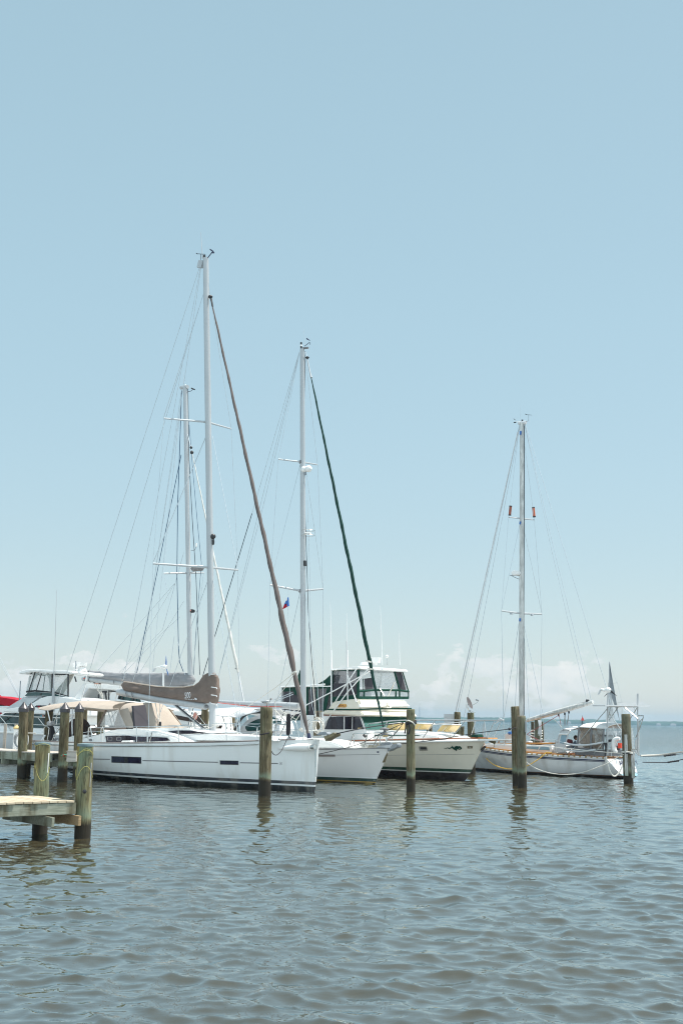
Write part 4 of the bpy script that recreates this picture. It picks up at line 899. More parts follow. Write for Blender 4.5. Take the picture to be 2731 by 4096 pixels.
b.part(G().tube([b.P(m3(690, 340)), b.P(m3(847, 1752), -1.25), b.P(m4(763, 930), -1.45), b.P((1290, 2965), -1.6)], .0095, 6), 'shroud', 'wire')
b.part(G().tube([b.P(m3(630, 1745)), b.P(m4(210, 890), 1.45)], .0095, 6), 'shroud', 'wire'); b.part(G().tube([b.P(m3(705, 1850)), b.P(m4(763, 925), -1.45)], .0095, 6), 'shroud', 'wire')
wires(b, [[m3(617, 340), (1008, 2054)], [m3(619, 340), m3(150, 2180), (880, 2680)], [m3(622, 340), m3(190, 2175), (855, 2780)], [m4(523, 960), m4(285, 2091), (1085, 2950)], [m4(575, 960), m4(700, 1900), (1285, 2940)]], .011)
b.line('backstay', 'dark_wire', [(1008, 2054), (859, 2546), (805, 2726), (742, 2940)], .018)
b.line('halyard', 'black_rope', [m3(692, 330), m3(675, 1500), m3(685, 2190), m4(595, 700), m4(610, 1200), m4(650, 1750), m4(690, 2090), n4(900, 1270)], .013, -.1)
b.line('halyard', 'wire', [m4(600, 0), m4(630, 900), m4(630, 1700), n4(750, 640), n4(770, 1050), n4(840, 1290)], .011, -.15)
b.line('halyard', 'white_rope', [n4(795, 640), n4(860, 1400)], .02, -.2)
b.furl(m3(765, 650), n5(1270, 285), [(0, .018), (.05, .035), (.2, .05), (.55, .072), (.78, .078), (.83, .075), (.88, .06), (.93, .045), (1, .035)], 'greenf')
b.line('headsail_foil', 'alu', [m3(715, 410), m3(752, 600), m3(768, 660)], [.03, .035, .05]); g = G(); g.lathe([(.01, -.08), (.09, .0), (.09, .03), (.02, .08)], 12, b.P(m3(718, 412))); b.part(g, 'halyard_swivel', 'black'); b.line('forestay', 'wire', [m3(700, 340), m3(717, 412)], .014)
b.line('sail_tie', 'white_rope', [cD(952, 110), cD(1000, 128)], .035, .06); b.line('sail_tie', 'white_rope', [cD(972, 195), cD(1012, 202)], .03, .06)
g = G(); g.lathe([(.03, -.12), (.2, -.1), (.2, -.06), (.06, -.03), (.06, .1), (.2, .12), (.2, .16), (.04, .2)], 16, b.P(n5(1290, 355))); b.part(g, 'furling_drum', 'rubber'); b.line('drum_core', 'amber', [n5(1298, 375), n5(1305, 435)], .11, 0, 10); b.line('tack_fitting', 'steel', [n5(1310, 435), n5(1328, 505)], .05)
b.line('boom', 'alu', [cC(190, 277), cC(500, 302), cC(870, 318), cC(1030, 330)], [.06, .11, .15, .16], 0, 12); b.line('boom_stripe', 'orange', [cC(190, 290), cC(500, 326), cC(640, 332), cC(870, 327)], .012, .13, smooth=3)
b.line('boom_end', 'steel', [cC(190, 268), cC(205, 285)], .06)
b.line('gooseneck_line', 'steel', [cC(1032, 350), cC(1095, 372)], .03)
g = G(); q = b.P(m3(704, 1808)); g.ball(q+Vector((-.12, 0, 0)), .155, 12, 8, (1.1, 1, 1)); g.ball(q+Vector((.14, 0, 0)), .155, 12, 8, (1.1, 1, 1)); b.part(g, 'radar_reflector', 'white'); b.line('reflector_bracket', 'galv', [m3(690, 1835), m3(692, 1880)], .05)
g = G(); 
for z_ in (0, -.22):
    q = b.P(m4(610, 318)); g.tube([(q.x+.28*math.cos(a), .28*math.sin(a), q.z+z_) for a in [2*math.pi*i/18 for i in range(19)]], .012, 5)
b.part(g, 'radar_guard', 'steel'); b.line('radar_plate', 'white', [m4(570, 343), m4(635, 345)], .035)
b.line('steaming_light', 'black', [m4(570, 635), m4(572, 690)], .08); b.line('mast_light', 'black', [m3(641, 218), m3(642, 295)], .045); b.line('light_collar', 'white', [m3(641, 248), m3(641, 268)], .05)
o = b.line('wind_sensor', 'navy', [m3(685, 265), m3(748, 215), m3(749, 245)], .014); b.slab('sensor_vane', 'navy', [m3(705, 163), m3(712, 163), m3(748, 190), m3(745, 196), m3(708, 180)], .02, .03, parent=o); b.line('vhf_antenna', 'wire', [m3(690, 260), m3(674, 50)], [.01, .005]); b.line('masthead', 'rubber', [m3(665, 290), m3(728, 286)], .05)
b.line('shroud_tang', 'rubber', [m3(650, 1700), m3(650, 1735)], .13); b.line('shroud_tang', 'rubber', [m4(538, 935), m4(538, 965)], .13)
# bimini, spray hood
b.canopy('bimini', 'lgrey', [(n7(20, 185), n7(30, 40)), (n7(200, 215), n7(200, 22)), (n7(380, 215), n7(420, 6)), (n7(560, 240), n7(650, 0)), (n7(800, 165), n7(900, 10)), (n7(1100, 90), n7(1200, 20))], 1.4, .03)
b.line('hood_trim', 'black', [n3(170, 940), n3(260, 800), n3(340, 660), n3(440, 575), n3(560, 530), n3(735, 520), n3(900, 525)], .05, 1.2, smooth=4)
sh_ = b.shell('spray_hood', 'lgrey', [n3(190, 980), n3(280, 830), n3(360, 735), n3(460, 650), n3(560, 605), n3(700, 580), n3(800, 600), n3(860, 720), n3(900, 980)], .95, .16)
b.slab('hood_window', 'glassg', [n3(418, 850), n3(430, 800), n3(520, 735), n3(640, 675), n3(740, 650), n3(790, 700), n3(800, 890), n3(700, 905), n3(460, 912)], .97, .02, .01, parent=sh_)
b.setf(n3(900, 980), n3(800, 600), .95); b.fslab('hood_window', 'glassg', [n3(1000, 620), n3(1090, 640), n3(1180, 700), n3(1190, 850), n3(1000, 850)], .03, .02, parent=sh_)
for q in ((n7(190, 230), n7(330, 600)), (n7(385, 260), n7(400, 660)), (n7(545, 290), n7(420, 650)), (n7(550, 300), n7(548, 660))): b.line('bimini_frame', 'steel', list(q), .022, 1.3)
b.line('flower_pot', M['brown_c'], [n7(80, 465), n7(85, 560)], [.2, .13], 1.0, 12)
for q in ((n3(1060, 1040), n3(1050, 790), n3(1080, 775), n3(1280, 775)), (n7(1540, 750), n7(1512, 480), n7(1530, 435), n7(1568, 430)), (n7(1062, 750), n7(1065, 500))): b.line('guard_rail', 'steel', list(q), .018, 1.4, smooth=2)
b.line('guard_wire', 'wire', [n7(100, 400), n7(560, 400), n7(1060, 400), n3(1280, 760), n3(1568, 720)], .008, 1.4); b.line('guard_wire', 'wire', [n7(100, 450), n7(560, 440), n7(1060, 430), n3(1280, 870)], .008, 1.4)
for q in ([n3(1150, 445), n3(1340, 690)], [n3(1010, 430), n3(1250, 690)], [n3(1170, 490), n3(1490, 670)], [n3(1550, 430), n3(1000, 700)], [n3(1568, 560), n3(1470, 710)], [n3(1560, 460), n3(1340, 690)]): b.line('boom_stay', 'white_rope', q, .018, .3)
b.line('main_sheet', 'black_rope', [n4(380, 690), n4(150, 1290), n4(20, 1600)], .015, .0); b.line('main_sheet', 'wire', [n4(0, 930), n4(350, 790)], .016, .2); b.line('main_sheet', 'wire', [n4(0, 970), n4(370, 825)], .016, .2)
g = G()
rr_ = random.Random(4)
for k in range(9):
    q = b.P(n4(905+rr_.uniform(-25, 25), 1480+rr_.uniform(-20, 20)), .2); a_ = .2+rr_.uniform(-.05, .06); c_ = .38+rr_.uniform(-.1, .05)
    g.tube([(q.x+a_*math.cos(t)*1.1, q.y+.05*math.sin(t*2+k), q.z+c_*math.sin(t)*.8) for t in [2*math.pi*i/18 for i in range(19)]], .016, 5)
o = b.part(g, 'rope_coil', 'white_rope'); o.parent = None; o.matrix_world = b.root.matrix_basis.copy(); tagit(o, 'tangled coil of white rope hanging between the two sloop bows', 'rope')
b.line('side_post', 'alu', [n4(985, 1190), n4(990, 1600)], .05, -1.0)
for k in range(3): b.line('deck_rope', 'white_rope', [n5(850+20*k, 600), n5(900, 560+12*k), n5(960, 575), n5(985, 610-8*k), n5(880, 615)], .03, .4, smooth=3)
for k in range(6):
    x_ = 80+k*22; b.line('flaked_rope', 'white_rope', [n4(500+x_*.1, 1560+k*6), n4(530+k*4, 1530), n4(570, 1600-k*8)], .02, .4, smooth=3)
# bow rails
for q in ((n5(650, 628), n5(722, 400), n5(750, 370)), (n5(735, 570), n5(745, 380)), (n5(915, 628), n5(988, 380)), (n5(1080, 612), n5(1200, 385)), (n5(1195, 590), n5(1220, 365)), (n5(1412, 505), n5(1440, 390), n5(1400, 345))): b.line('pulpit', 'steel', list(q), .02, .75 if q[0][0] < n5(1000, 0)[0] else .35)
b.line('pulpit', 'steel', [n5(745, 372), n5(870, 385), n5(1000, 372), n5(1250, 360), n5(1400, 345), n5(1500, 350)], .02, .6, smooth=3)
b.line('pulpit', 'steel', [n5(1190, 590), n5(1350, 500), n5(1460, 380), n5(1568, 260)], .014, .2, smooth=3)
an = b.slab('anchor', 'galv', [n5(1400, 600), n5(1420, 570), n5(1480, 570), n5(1500, 550), n5(1528, 575), n5(1522, 620), n5(1440, 650), n5(1370, 690), n5(1325, 700)], .14, .28, .02)
b.slab('bow_roller', 'lgrey', [n5(1140, 630), n5(1160, 600), n5(1290, 590), n5(1400, 585), n5(1395, 640), n5(1290, 640)], .16, .32, .02); b.slab('anchor_shank', 'galv', [n5(1190, 575), n5(1240, 540), n5(1370, 530), n5(1405, 545), n5(1400, 585), n5(1210, 592)], .05, .1, .01, parent=an)
b.line('anchor_chain', 'galv', [n5(990, 570), n5(1150, 578)], .022); b.line('nav_light', 'black', [n5(920, 400), n5(950, 430)], .07, .5)
fl = D(1152, 2418, b.root.location.y+7); b3q = b.P(m4(400, 935), .75); 
b.line('flag_halyard', 'wire', [m4(402, 935), m4(396, 1130), m4(410, 1480), (1160, 2950)], .007, .75)
A = [b.P(m4(400, 1020), .77), b.P(m4(407, 1105), .77), b.P(m4(392, 1112), .77), b.P(m4(376, 1124), .77), b.P(m4(340, 1142), .77), b.P(m4(362, 1085), .77)]
o = G().span([p+Vector((0, -.012, 0)) for p in A], [p+Vector((0, .012, 0)) for p in A]).build('flag', 'red'); o.matrix_world = b.root.matrix_basis.copy(); tagit(o, 'small red and blue flag hanging limp under the lower spreader', 'flag')
A = [b.P(m4(401, 1015), .80), b.P(m4(408, 1108), .80), b.P(m4(390, 1112), .80), b.P(m4(388, 1080), .80), b.P(m4(360, 1092), .80)]
G().span([p+Vector((0, -.03, 0)) for p in A], [p+Vector((0, .018, 0)) for p in A]).build('blue_field', 'blue', o)
G().ball(A[3]+Vector((.0, -.05, .16)), .05, 5, 4, (1, .2, 1)).build('star', 'white', o)

# ================================================================== BOAT 3: green and cream flybridge motor yacht
b = Boat('motor_yacht', 'cream motor yacht with green flybridge enclosure and a green emblem on its bow', 'motor yacht', (5.75, 54.7), -42, -1)
B3 = b
b.hull('hull3', 14, [(0, -.5), (.12, -.1), (.3, .25), (.65, .68), (1, 1.1)], [(0, -12.5), (1, -13)], [(0, 1.84), (.2, 1.7), (.5, 1.52), (1, 1.3)], [(0, -.35), (.5, -.6), (1, -.5)],
       [(0, .06), (.04, .5), (.1, 1.1), (.2, 1.75), (.35, 2.15), (.6, 2.25), (1, 2.1)], [(0, .0), (.15, .15), (.4, .6), (1, .9)])
b.sheer('cap_rail', 'varnish', .025, .045, 0, 1, -.02); b.sheer('rub_rail', 'white', .05, -.06, .0, 1, .02)
b.patch('knuckle_line', 'rubber', [cE(-150, 841), cE(1035, 826), cE(1035, 829), cE(-150, 844)], 20, 1, .006)
o = b.patch('porthole', 'steel', [cE(455, 748), cE(540, 748), cE(547, 790), cE(462, 790)], 3, 2, .03); b.patch('port_glass', 'black', [cE(468, 758), cE(530, 758), cE(537, 778), cE(472, 778)], 2, 1, .045, parent=o)
o = b.patch('hawse_plate', 'bronze', [cE(962, 742), cE(1016, 742), cE(1016, 768), cE(962, 768)], 2, 2, .01); b.patch('nav_light', 'steel', [cE(978, 745), cE(1002, 745), cE(1002, 764), cE(978, 764)], 2, 2, .04, parent=o)
# sea creature emblem: wavy tail, raised arm, body, head
def em(pts, w_):
    g = G(); A = smooth_path([b.H(cE(*p), .02) for p in pts], 3); g.tube(A, w_*.6 if not isinstance(w_, list) else [.6*w_[min(len(w_)-1, int(i*len(w_)/len(A)))] for i in range(len(A))], 6, 1.0); return g
g = em([(720, 766), (740, 768), (757, 761), (772, 770), (788, 762), (805, 758), (822, 770), (845, 772), (870, 762)], [.02, .025, .03, .035, .045, .06, .08, .06])
eo = b.part(g, 'bow_emblem', 'green')
for pts, w_ in (([(798, 742), (810, 752), (824, 766)], .03), ([(840, 755), (846, 775), (843, 796)], [.08, .06, .02]), ([(830, 760), (850, 748), (868, 757), (880, 752), (893, 760), (900, 768)], [.06, .07, .05]), ([(860, 768), (880, 775), (902, 768)], .04)): b.part(em(pts, w_), 'emblem_limb', 'green', parent=eo)
# pulpit platform
b.slab('bow_platform', 'white', [cE(1062, 668), cE(1375, 668), cE(1370, 680), cE(1190, 690), cE(1068, 693)], .42, .84, .02)
b.slab('platform_teak', 'teak', [cE(1075, 662), cE(1175, 655), cE(1180, 667), cE(1070, 669)], .36, .72, .004)
b.slab('windlass_cover', 'green', [cE(990, 655), cE(1000, 620), cE(1062, 620), cE(1070, 655)], .3, .5, .04)
b.line('anchor', 'bronze', [cE(1190, 690), cE(1250, 700), cE(1240, 720)], [.04, .09, .05]); b.slab('anchor_fluke', 'black', [cE(1090, 790), cE(1135, 740), cE(1130, 758), cE(1105, 785)], .1, .2, .01)
# trunk cabin, hatches
b.shell('cabin_trunk', 'white', [cE(-500, 700), cE(680, 672), cE(640, 640), cE(500, 615), cE(300, 594), cE(130, 580), cE(-300, 560), cE(-500, 550)], 1.25, .1)
b.patch('side_stripe', 'green', [n5(420, 398), n5(1568, 408), n5(1568, 424), n5(420, 420)], 10, 1, -.25) if False else b.slab('side_stripe', 'green', [n5(400, 396), n5(1568, 408), cE(440, 628), cE(475, 636), n5(1568, 422), n5(400, 418)], 1.28, .02)
for q in (((100, 572), (225, 576), (243, 503), (140, 513)), ((400, 568), (470, 570), (515, 514), (425, 505)), ((640, 592), (745, 592), (802, 524), (698, 522))):
    o = b.slab('deck_hatch', 'amber', [cE(*p) for p in q], .35, .7, .02)
    b.slab('hatch_frame', 'white', [cE(q[3][0]-4, q[3][1]+2), cE(q[2][0]+2, q[2][1]), cE(q[2][0], q[2][1]-9), cE(q[3][0], q[3][1]-7)], .4, .8, .01, parent=o)
    b.line('hatch_strut', 'steel', [cE((q[0][0]+q[1][0])/2+10, q[0][1]-3), cE((q[2][0]+q[3][0])/2, q[2][1]+12)], .012, .37, parent=o)
b.slab('hatch_base', 'white', [cE(640, 600), cE(725, 600), cE(722, 592), cE(645, 592)], .4, .8)
# rails
b.line('bow_rail', 'alu', [n5(220, 290), n5(560, 268), n5(980, 208), n5(1400, 150), cE(330, 472), cE(620, 470), cE(1000, 473), cE(1340, 476)], .025, 1.5)
b.line('bow_rail', 'alu', [cE(520, 528), cE(690, 508), cE(870, 495), cE(940, 482), cE(1340, 474)], .022, -1.2)
for q in ((cE(500, 655), cE(625, 478), 1.5), (cE(808, 650), cE(935, 484), 1.3), (cE(815, 605), cE(885, 494), -1.2), (cE(1005, 625), cE(1048, 482), -1.0), (cE(1166, 660), cE(1245, 482), .35), (cE(1232, 657), cE(1312, 485), .3), (cE(1122, 628), cE(1132, 508), .2), (cE(1158, 640), cE(1140, 485), .2), (n5(860, 480), n5(995, 210), 1.6), (n5(560, 500), n5(670, 250), 1.6), (n5(360, 360), n5(385, 285), 1.6), (n5(1220, 550), n5(1330, 170), 1.55), (cE(670, 570), cE(690, 515), -1.2)): b.line('rail_post', 'alu', [q[0], q[1]], .02, q[2])
o = b.slab('rag', 'lgrey', [cE(1270, 480), cE(1290, 445), cE(1345, 470), cE(1300, 480), cE(1240, 512)], .3, .06, .01); o.parent = None; o.matrix_world = b.root.matrix_basis.copy(); tagit(o, 'white rag tied to the bow rail of the cream motor yacht', 'rag')
# deckhouse
b.shell('deckhouse', 'white', [cD(300, 960), cD(960, 945), cD(945, 830), cD(895, 690), cD(500, 680), cD(300, 680)], 1.85, .05)
b.slab('wood_trim', 'varnish', [cD(505, 676), cD(905, 678), cD(907, 686), cD(505, 686)], 1.88, .04)
o = b.slab('side_window', 'glassd', [cD(515, 828), cD(565, 702), cD(712, 694), cD(712, 830)], 1.87, .03); b.slab('window_interior', 'mesh', [cD(575, 828), cD(580, 740), cD(610, 705), cD(640, 745), cD(645, 828)], 1.875, .03, parent=o)
o = b.slab('side_window', 'glassd', [cD(727, 828), cD(728, 698), cD(880, 696), cD(925, 828)], 1.87, .03); b.line('mullion', 'white', [cD(808, 698), cD(806, 828)], .015, 1.88, parent=o); b.slab('window_lettering', 'amber', [cD(862, 812), cD(920, 813), cD(920, 821), cD(862, 821)], 1.885, .01, parent=o)
b.setf(cD(945, 830), cD(895, 690), 1.85)
b.fslab('windscreen_cover', 'green2', [cD(925, 740), cD(1200, 730), cD(1475, 735), cD(1480, 820), cD(1200, 832), cD(955, 832)], .04, .03)
b.fslab('windscreen_cover', 'green', [cD(905, 698), cD(1200, 690), cD(1470, 695), cD(1478, 760), cD(1200, 765), cD(932, 758)], .06, .03)
b.shell('eyebrow', 'cream', [cD(490, 672), cD(700, 680), cD(905, 692), cD(925, 686), cD(900, 640), cD(500, 633)], 2.0, .05)
fo = b.shell('flybridge', 'cream', [cD(505, 650), cD(545, 620), cD(600, 540), cD(760, 518), cD(870, 508), cD(885, 560), cD(898, 645)], 1.8, .07)
b.slab('flybridge_stripe', 'green', [cD(548, 614), cD(888, 614), cD(890, 627), cD(545, 628)], 1.81, .02)
b.setf(cD(898, 645), cD(870, 508), 1.8); b.fslab('flybridge_stripe', 'green', [cD(890, 614), cD(1200, 602), cD(1425, 605), cD(1428, 620), cD(1200, 617), cD(892, 628)], .03, .03)
b.fslab('visor', 'white', [cD(885, 570), cD(1150, 562), cD(1400, 570), cD(1410, 590), cD(1150, 595), cD(888, 600)], .12, .12, bevel=.03)
o = b.slab('name_board', 'plaque', [cD(643, 582), cD(655, 565), cD(735, 563), cD(747, 580), cD(735, 600), cD(652, 600)], 1.83, .04, .01)
b.line('script', 'varnish', [cD(660, 588), cD(668, 575), cD(674, 590), cD(686, 578), cD(696, 588), cD(708, 574), cD(716, 590), cD(730, 580)], .01, 1.85, smooth=3, parent=o)
o = b.fline('spotlight', 'cream', [cD(1180, 590), cD(1185, 560)], .09, .25, seg=12); b.fslab('spotlight_base', 'cream', [cD(1168, 590), cD(1225, 590), cD(1215, 608), cD(1170, 608)], .3, .3, parent=o, bevel=.02)
eo = b.part(G().sheet([[b.P(cD(600, 540), 1.66), b.P(cD(866, 508), 1.66)], [b.P(cD(598, 212), 1.6), b.P(cD(866, 204), 1.6)]]), 'side_screen', 'smoke')
b.part(G().sheet([[b.P(cD(600, 540), -1.66), b.P(cD(866, 508), -1.66)], [b.P(cD(598, 212), -1.6), b.P(cD(866, 204), -1.6)]]), 'side_screen', 'vinyl', parent=eo)
for q, wd_ in (([cD(598, 210), cD(592, 545)], .045), ([cD(870, 200), cD(868, 505)], .07), ([cD(600, 213), cD(870, 203)], .045), ([cD(600, 535), cD(870, 500)], .05)): b.line('enclosure_seam', 'green', q, wd_, 1.68, parent=eo)
b.slab('enclosure_skirt', 'green', [cD(592, 490), cD(870, 468), cD(872, 508), cD(760, 520), cD(596, 545)], 1.7, .03, parent=eo)
b.slab('dark_screen', 'mesh', [cD(610, 350), cD(860, 345), cD(860, 460), cD(615, 478)], 1.66, .02, parent=eo)
b.setf(cD(872, 508), cD(868, 204), 1.68, 1.62)
fe = b.fslab('front_screen', 'vinyl', [cD(875, 505), cD(872, 205), cD(1100, 198), cD(1322, 205), cD(1392, 430), cD(1392, 508)], .0, .006)
for q, wd_ in (([cD(872, 204), cD(1100, 197), cD(1325, 206)], .04), ([cD(872, 432), cD(1050, 418), cD(1290, 420), cD(1395, 435)], .05), ([cD(1242, 205), cD(1300, 420)], .05), ([cD(1325, 206), cD(1393, 432), cD(1393, 508)], .03), ([cD(930, 430), cD(930, 490)], .04), ([cD(1108, 425), cD(1108, 490)], .04), ([cD(1262, 425), cD(1262, 490)], .04), ([cD(1300, 420), cD(1300, 490)], .04), ([cD(920, 300), cD(925, 425)], .02)): b.fline('enclosure_seam', 'green', q, wd_, .03, parent=fe)
b.fslab('enclosure_skirt', 'green', [cD(875, 484), cD(1393, 486), cD(1393, 514), cD(875, 512)], .05, .03, parent=fe)
b.fslab('dark_screen', 'mesh', [cD(932, 300), cD(1010, 290), cD(1028, 408), cD(940, 414)], .01, .01, parent=fe); b.fslab('dark_screen', 'mesh', [cD(1258, 215), cD(1318, 218), cD(1368, 418), cD(1310, 412)], .01, .01, parent=fe)
b.shell('seat_back', 'white', [cD(700, 500), cD(710, 430), cD(780, 425), cD(790, 500)], .8, .04)
b.line('console_rail', 'steel', [cD(1140, 480), cD(1090, 400), cD(1110, 250)], .03, .2); b.line('console_rail', 'steel', [cD(1180, 480), cD(1250, 330)], .03, .2)
b.shell('hardtop', 'white', [cD(588, 214), cD(590, 200), cD(700, 184), cD(860, 166), cD(893, 180), cD(893, 200)], 1.78, .05)
b.line('radar', 'white', [cD(1038, 135), cD(1038, 80)], [.3, .33], 0, 18); b.line('radar_mount', 'white', [cD(1038, 158), cD(1038, 132)], .14, 0, 10); b.line('satellite_antenna', 'white', [cD(945, 158), cD(945, 128)], [.3, .24], .3, 14)
g = G(); g.ball(b.P(cD(1169, 68)), .08, 10, 6); b.part(g, 'gps_antenna', 'white'); b.line('gps_post', 'steel', [cD(1172, 158), cD(1169, 68)], .018)
for q in ((cD(1119, 155), cD(1118, 70), m4(1380, 1640), m4(1360, 1105)), (cD(1302, 160), cD(1299, 75), cD(1296, -180))): b.line('whip_antenna', 'white', list(q), [.02]*(len(q)-1)+[.006])
for q in (([cD(590, 620), cD(588, 205), cD(586, 0), m4(850, 1620), m4(838, 1070)]), ([cD(762, 615), cD(757, 200), cD(756, 0), m4(1017, 1640), m4(1010, 1185)])): b.line('outrigger_pole', 'white', q, [.04, .04, .035, .015, .006], 1.72)
b.line('whip_antenna', 'alu', [m4(1012, 1730), m4(1007, 1475)], [.03, .015], 1.5)
for q in (([cD(636, 530), cD(850, 198)]), ([cD(760, 270), cD(850, 545)]), ([cD(585, 205), cD(640, 208)]), ([cD(755, 200), cD(800, 198)]), ([cD(315, 582), cD(600, 435), cD(985, 226)]), ([cD(500, 790), cD(750, 450), cD(978, 192)])): b.line('pole_brace', 'white', q, .03, 1.9)
# ladder aft of the bridge
lo_ = b.line('ladder', 'alu', [cD(540, 615), cD(535, 575), cD(600, 240), cD(625, 235)], .025, 1.2, smooth=2)
b.line('ladder_rail', 'alu', [cD(545, 600), cD(560, 540), cD(668, 210)], .025, 1.0, parent=lo_, smooth=2)
for k in range(5): b.line('rung', 'alu', [cD(548+13*k, 535-60*k), cD(585+15*k, 520-60*k)], .018, 1.1, parent=lo_)
# aft cockpit enclosure
ac = b.shell('cockpit_enclosure', 'smoke', [cD(75, 735), cD(75, 395), cD(320, 385), cD(545, 390), cD(505, 640), cD(500, 735)], 1.6, .03)
b.line('enclosure_rail', 'white', [cD(62, 386), cD(320, 376), cD(520, 358)], .035, 1.75); b.line('enclosure_rail', 'white', [cD(445, 380), cD(520, 384), cD(600, 378)], .03, 1.6)
b.slab('valance', 'green', [cD(72, 392), cD(215, 388), cD(215, 432), cD(75, 435)], 1.66, .03, parent=ac); b.slab('valance', 'green', [cD(175, 395), cD(250, 390), cD(262, 465), cD(205, 468)], 1.7, .03, parent=ac)
for q in ([cD(320, 388), cD(345, 388), cD(340, 740), cD(318, 740)], [cD(430, 390), cD(452, 390), cD(448, 735), cD(425, 735)], [cD(345, 390), cD(540, 385), cD(535, 402), cD(345, 405)], [cD(545, 390), cD(575, 390), cD(528, 640), cD(495, 640), cD(505, 560)], [cD(95, 700), cD(245, 695), cD(245, 738), cD(135, 738)]): b.slab('green_panel', 'green', q, 1.66, .03, parent=ac)
b.slab('dark_screen', 'mesh', [cD(95, 435), cD(255, 470), cD(260, 690), cD(100, 700)], 1.63, .03, parent=ac); b.slab('dark_screen', 'mesh', [cD(345, 640), cD(430, 640), cD(425, 790), cD(345, 790)], 1.63, .03, parent=ac); b.slab('dark_screen', 'mesh', [cD(375, 405), cD(405, 405), cD(400, 640), cD(372, 640)], 1.63, .03, parent=ac)
b.slab('awning', 'green', [cD(442, 356), cD(520, 310), cD(580, 256), cD(598, 255), cD(590, 300), cD(555, 400), cD(530, 375)], 1.4, .6, .02)
b.slab('awning', 'green', [n4(470, 430), n4(520, 300), n4(520, 680), n4(480, 560)], -1.2, .3, .02)
b.line('corner_post', 'alu', [cD(65, 640), cD(72, 390)], .03, 1.75)

# ================================================================== BOAT 4: right-hand sloop, stern towards the right
b = Boat('sailboat', 'old white sloop with teak deck, bare raised boom and lettered transom, rightmost', 'sailboat', (7.45, 66.1), 137, 1, 'sailboats moored stern to the pier')
B4 = b
b.hull('hull4', 11, [(0, -.6), (.12, -.1), (.3, .45), (.6, 1.1), (1, 1.95)], [(0, -9.0), (.12, -9.35), (.3, -9.3), (1, -8.75)],
       [(0, 1.42), (.25, 1.22), (.6, 1.0), (1, .93)], [(0, -.25), (.4, -.6), (.85, -.3), (1, -.06)],
       [(0, .05), (.08, .5), (.2, 1.0), (.4, 1.5), (.6, 1.62), (.85, 1.4), (1, 1.15)], [(0, .1), (.2, .35), (.45, .7), (1, .72)], deckmat='teak')
for dz in (-.09, -.15): 
    g = G()
    for sg in (1, -1):
        pts = []
        for i in range(41):
            t = .02+.97*i/40; a = b.hp_tv(t, 1, sg); a.z += dz; a.y = sg*b.n*(b.side(a.x, a.z)+.005); pts.append(a)
        g.tube(pts, .014 if dz < -.1 else .026, 5)
    b.part(g, 'sheer_stripe', 'navy')
mt, nt, bb_ = new_mat('slotted_rail'); fx = mth(nt, 'FRACT', mth(nt, 'MULTIPLY', objz(nt, 0), 3.4)); nt.links.new(ramp(nt, fx, [(0, (.6, .6, .6)), (.66, (.3, .22, .1))], 'CONSTANT'), bb_.inputs['Base Color']); M['slot'] = mt
b.sheer('toe_rail', 'slot', .04, .03, .0, 1, -.02); b.sheer('cap_rail', 'teak', .045, .09, .02, .78, -.12)
# transom painted white with lettering, and blue foot
def tpt(px, py):     # point of the transom plane under a photo point
    x = -8.9
    for _ in range(12):
        q = b.K((px, py), x); v = min(1, max(0, (q.z-b.zk(1))/(b.zd(1)-b.zk(1)))); x = .5*x+.5*(b.xs(v)-.02)
    return b.K((px, py), x)
tr_ = G(); tc0 = tpt(2508, 3060); 
sl_ = math.atan2(b.xs(.95)-b.xs(.35), (b.zd(1)-b.zk(1))*.6)
def tletter(txt, size, px, py, mat, sx=1.0):
    p_ = tpt(px, py); o = letter(txt, size, mat, b.root, p_, (0, 0, 0), .15, sx)
    # face aft (-x): text x axis runs to +y*-1 so that it reads left to right for the camera
    zax = Vector((-math.cos(sl_), 0, math.sin(sl_)*1)); zax = Vector((-1, 0, -math.tan(-sl_))).normalized() if False else Vector((-math.cos(sl_), 0, math.sin(sl_)))
    xax = Vector((0, -1, 0)); yax = zax.cross(xax); mm = Matrix((xax*sx, yax, zax)).transposed().to_4x4(); mm.translation = p_ + zax*.012; o.matrix_local = mm; return o
tletter('AMNESTY', .36, 2511, 3052, 'navy', 1.12); tletter('AK', .2, 2533, 3072, 'navy')
b.part(G().sheet([[b.hp_tv(1, v, s_) + Vector((-.006, 0, 0)) for s_ in (1, -1)] for v in (.17, .2, .23, .26, .29)]), 'transom_foot', M.setdefault('ltblue', simple('pale_blue_paint', (.3, .5, .62), .3)))
# deck cabin
b.shell('cabin', 'white', [n8(600, 500), n8(1500, 545), n8(1440, 455), n8(1160, 444), n8(1000, 436), n8(740, 428), n8(680, 440)], 1.0, .06)
b.slab('cabin_teak', 'teak', [n8(690, 446), n8(740, 424), n8(1000, 425), n8(1200, 420), n8(1435, 422), n8(1432, 440), n8(1155, 441), n8(900, 434), n8(760, 436)], .78, 1.56, .01)
for q in (((1158, 488), (1165, 458), (1300, 464), (1288, 500)), ((1298, 503), (1318, 466), (1412, 474), (1420, 508))):
    o = b.slab('cabin_window', 'white', [n8(q[0][0]-8, q[0][1]+5), n8(q[1][0]-6, q[1][1]-5), n8(q[2][0]+8, q[2][1]-5), n8(q[3][0]+8, q[3][1]+5)], 1.02, .04, .01); b.slab('window_glass', M.setdefault('skyglass', simple('pale_blue_glass', (.22, .36, .45), .1)), [n8(*p) for p in q], 1.03, .04, parent=o)
b.slab('deck_hatch', 'lgrey', [n8(1235, 440), n8(1260, 420), n8(1335, 418), n8(1340, 430)], .3, .6, .01)
for x0 in (840, 905): b.line('deck_post', 'galv', [n8(x0, 480), n8(x0+12, 395)], .05, .3)
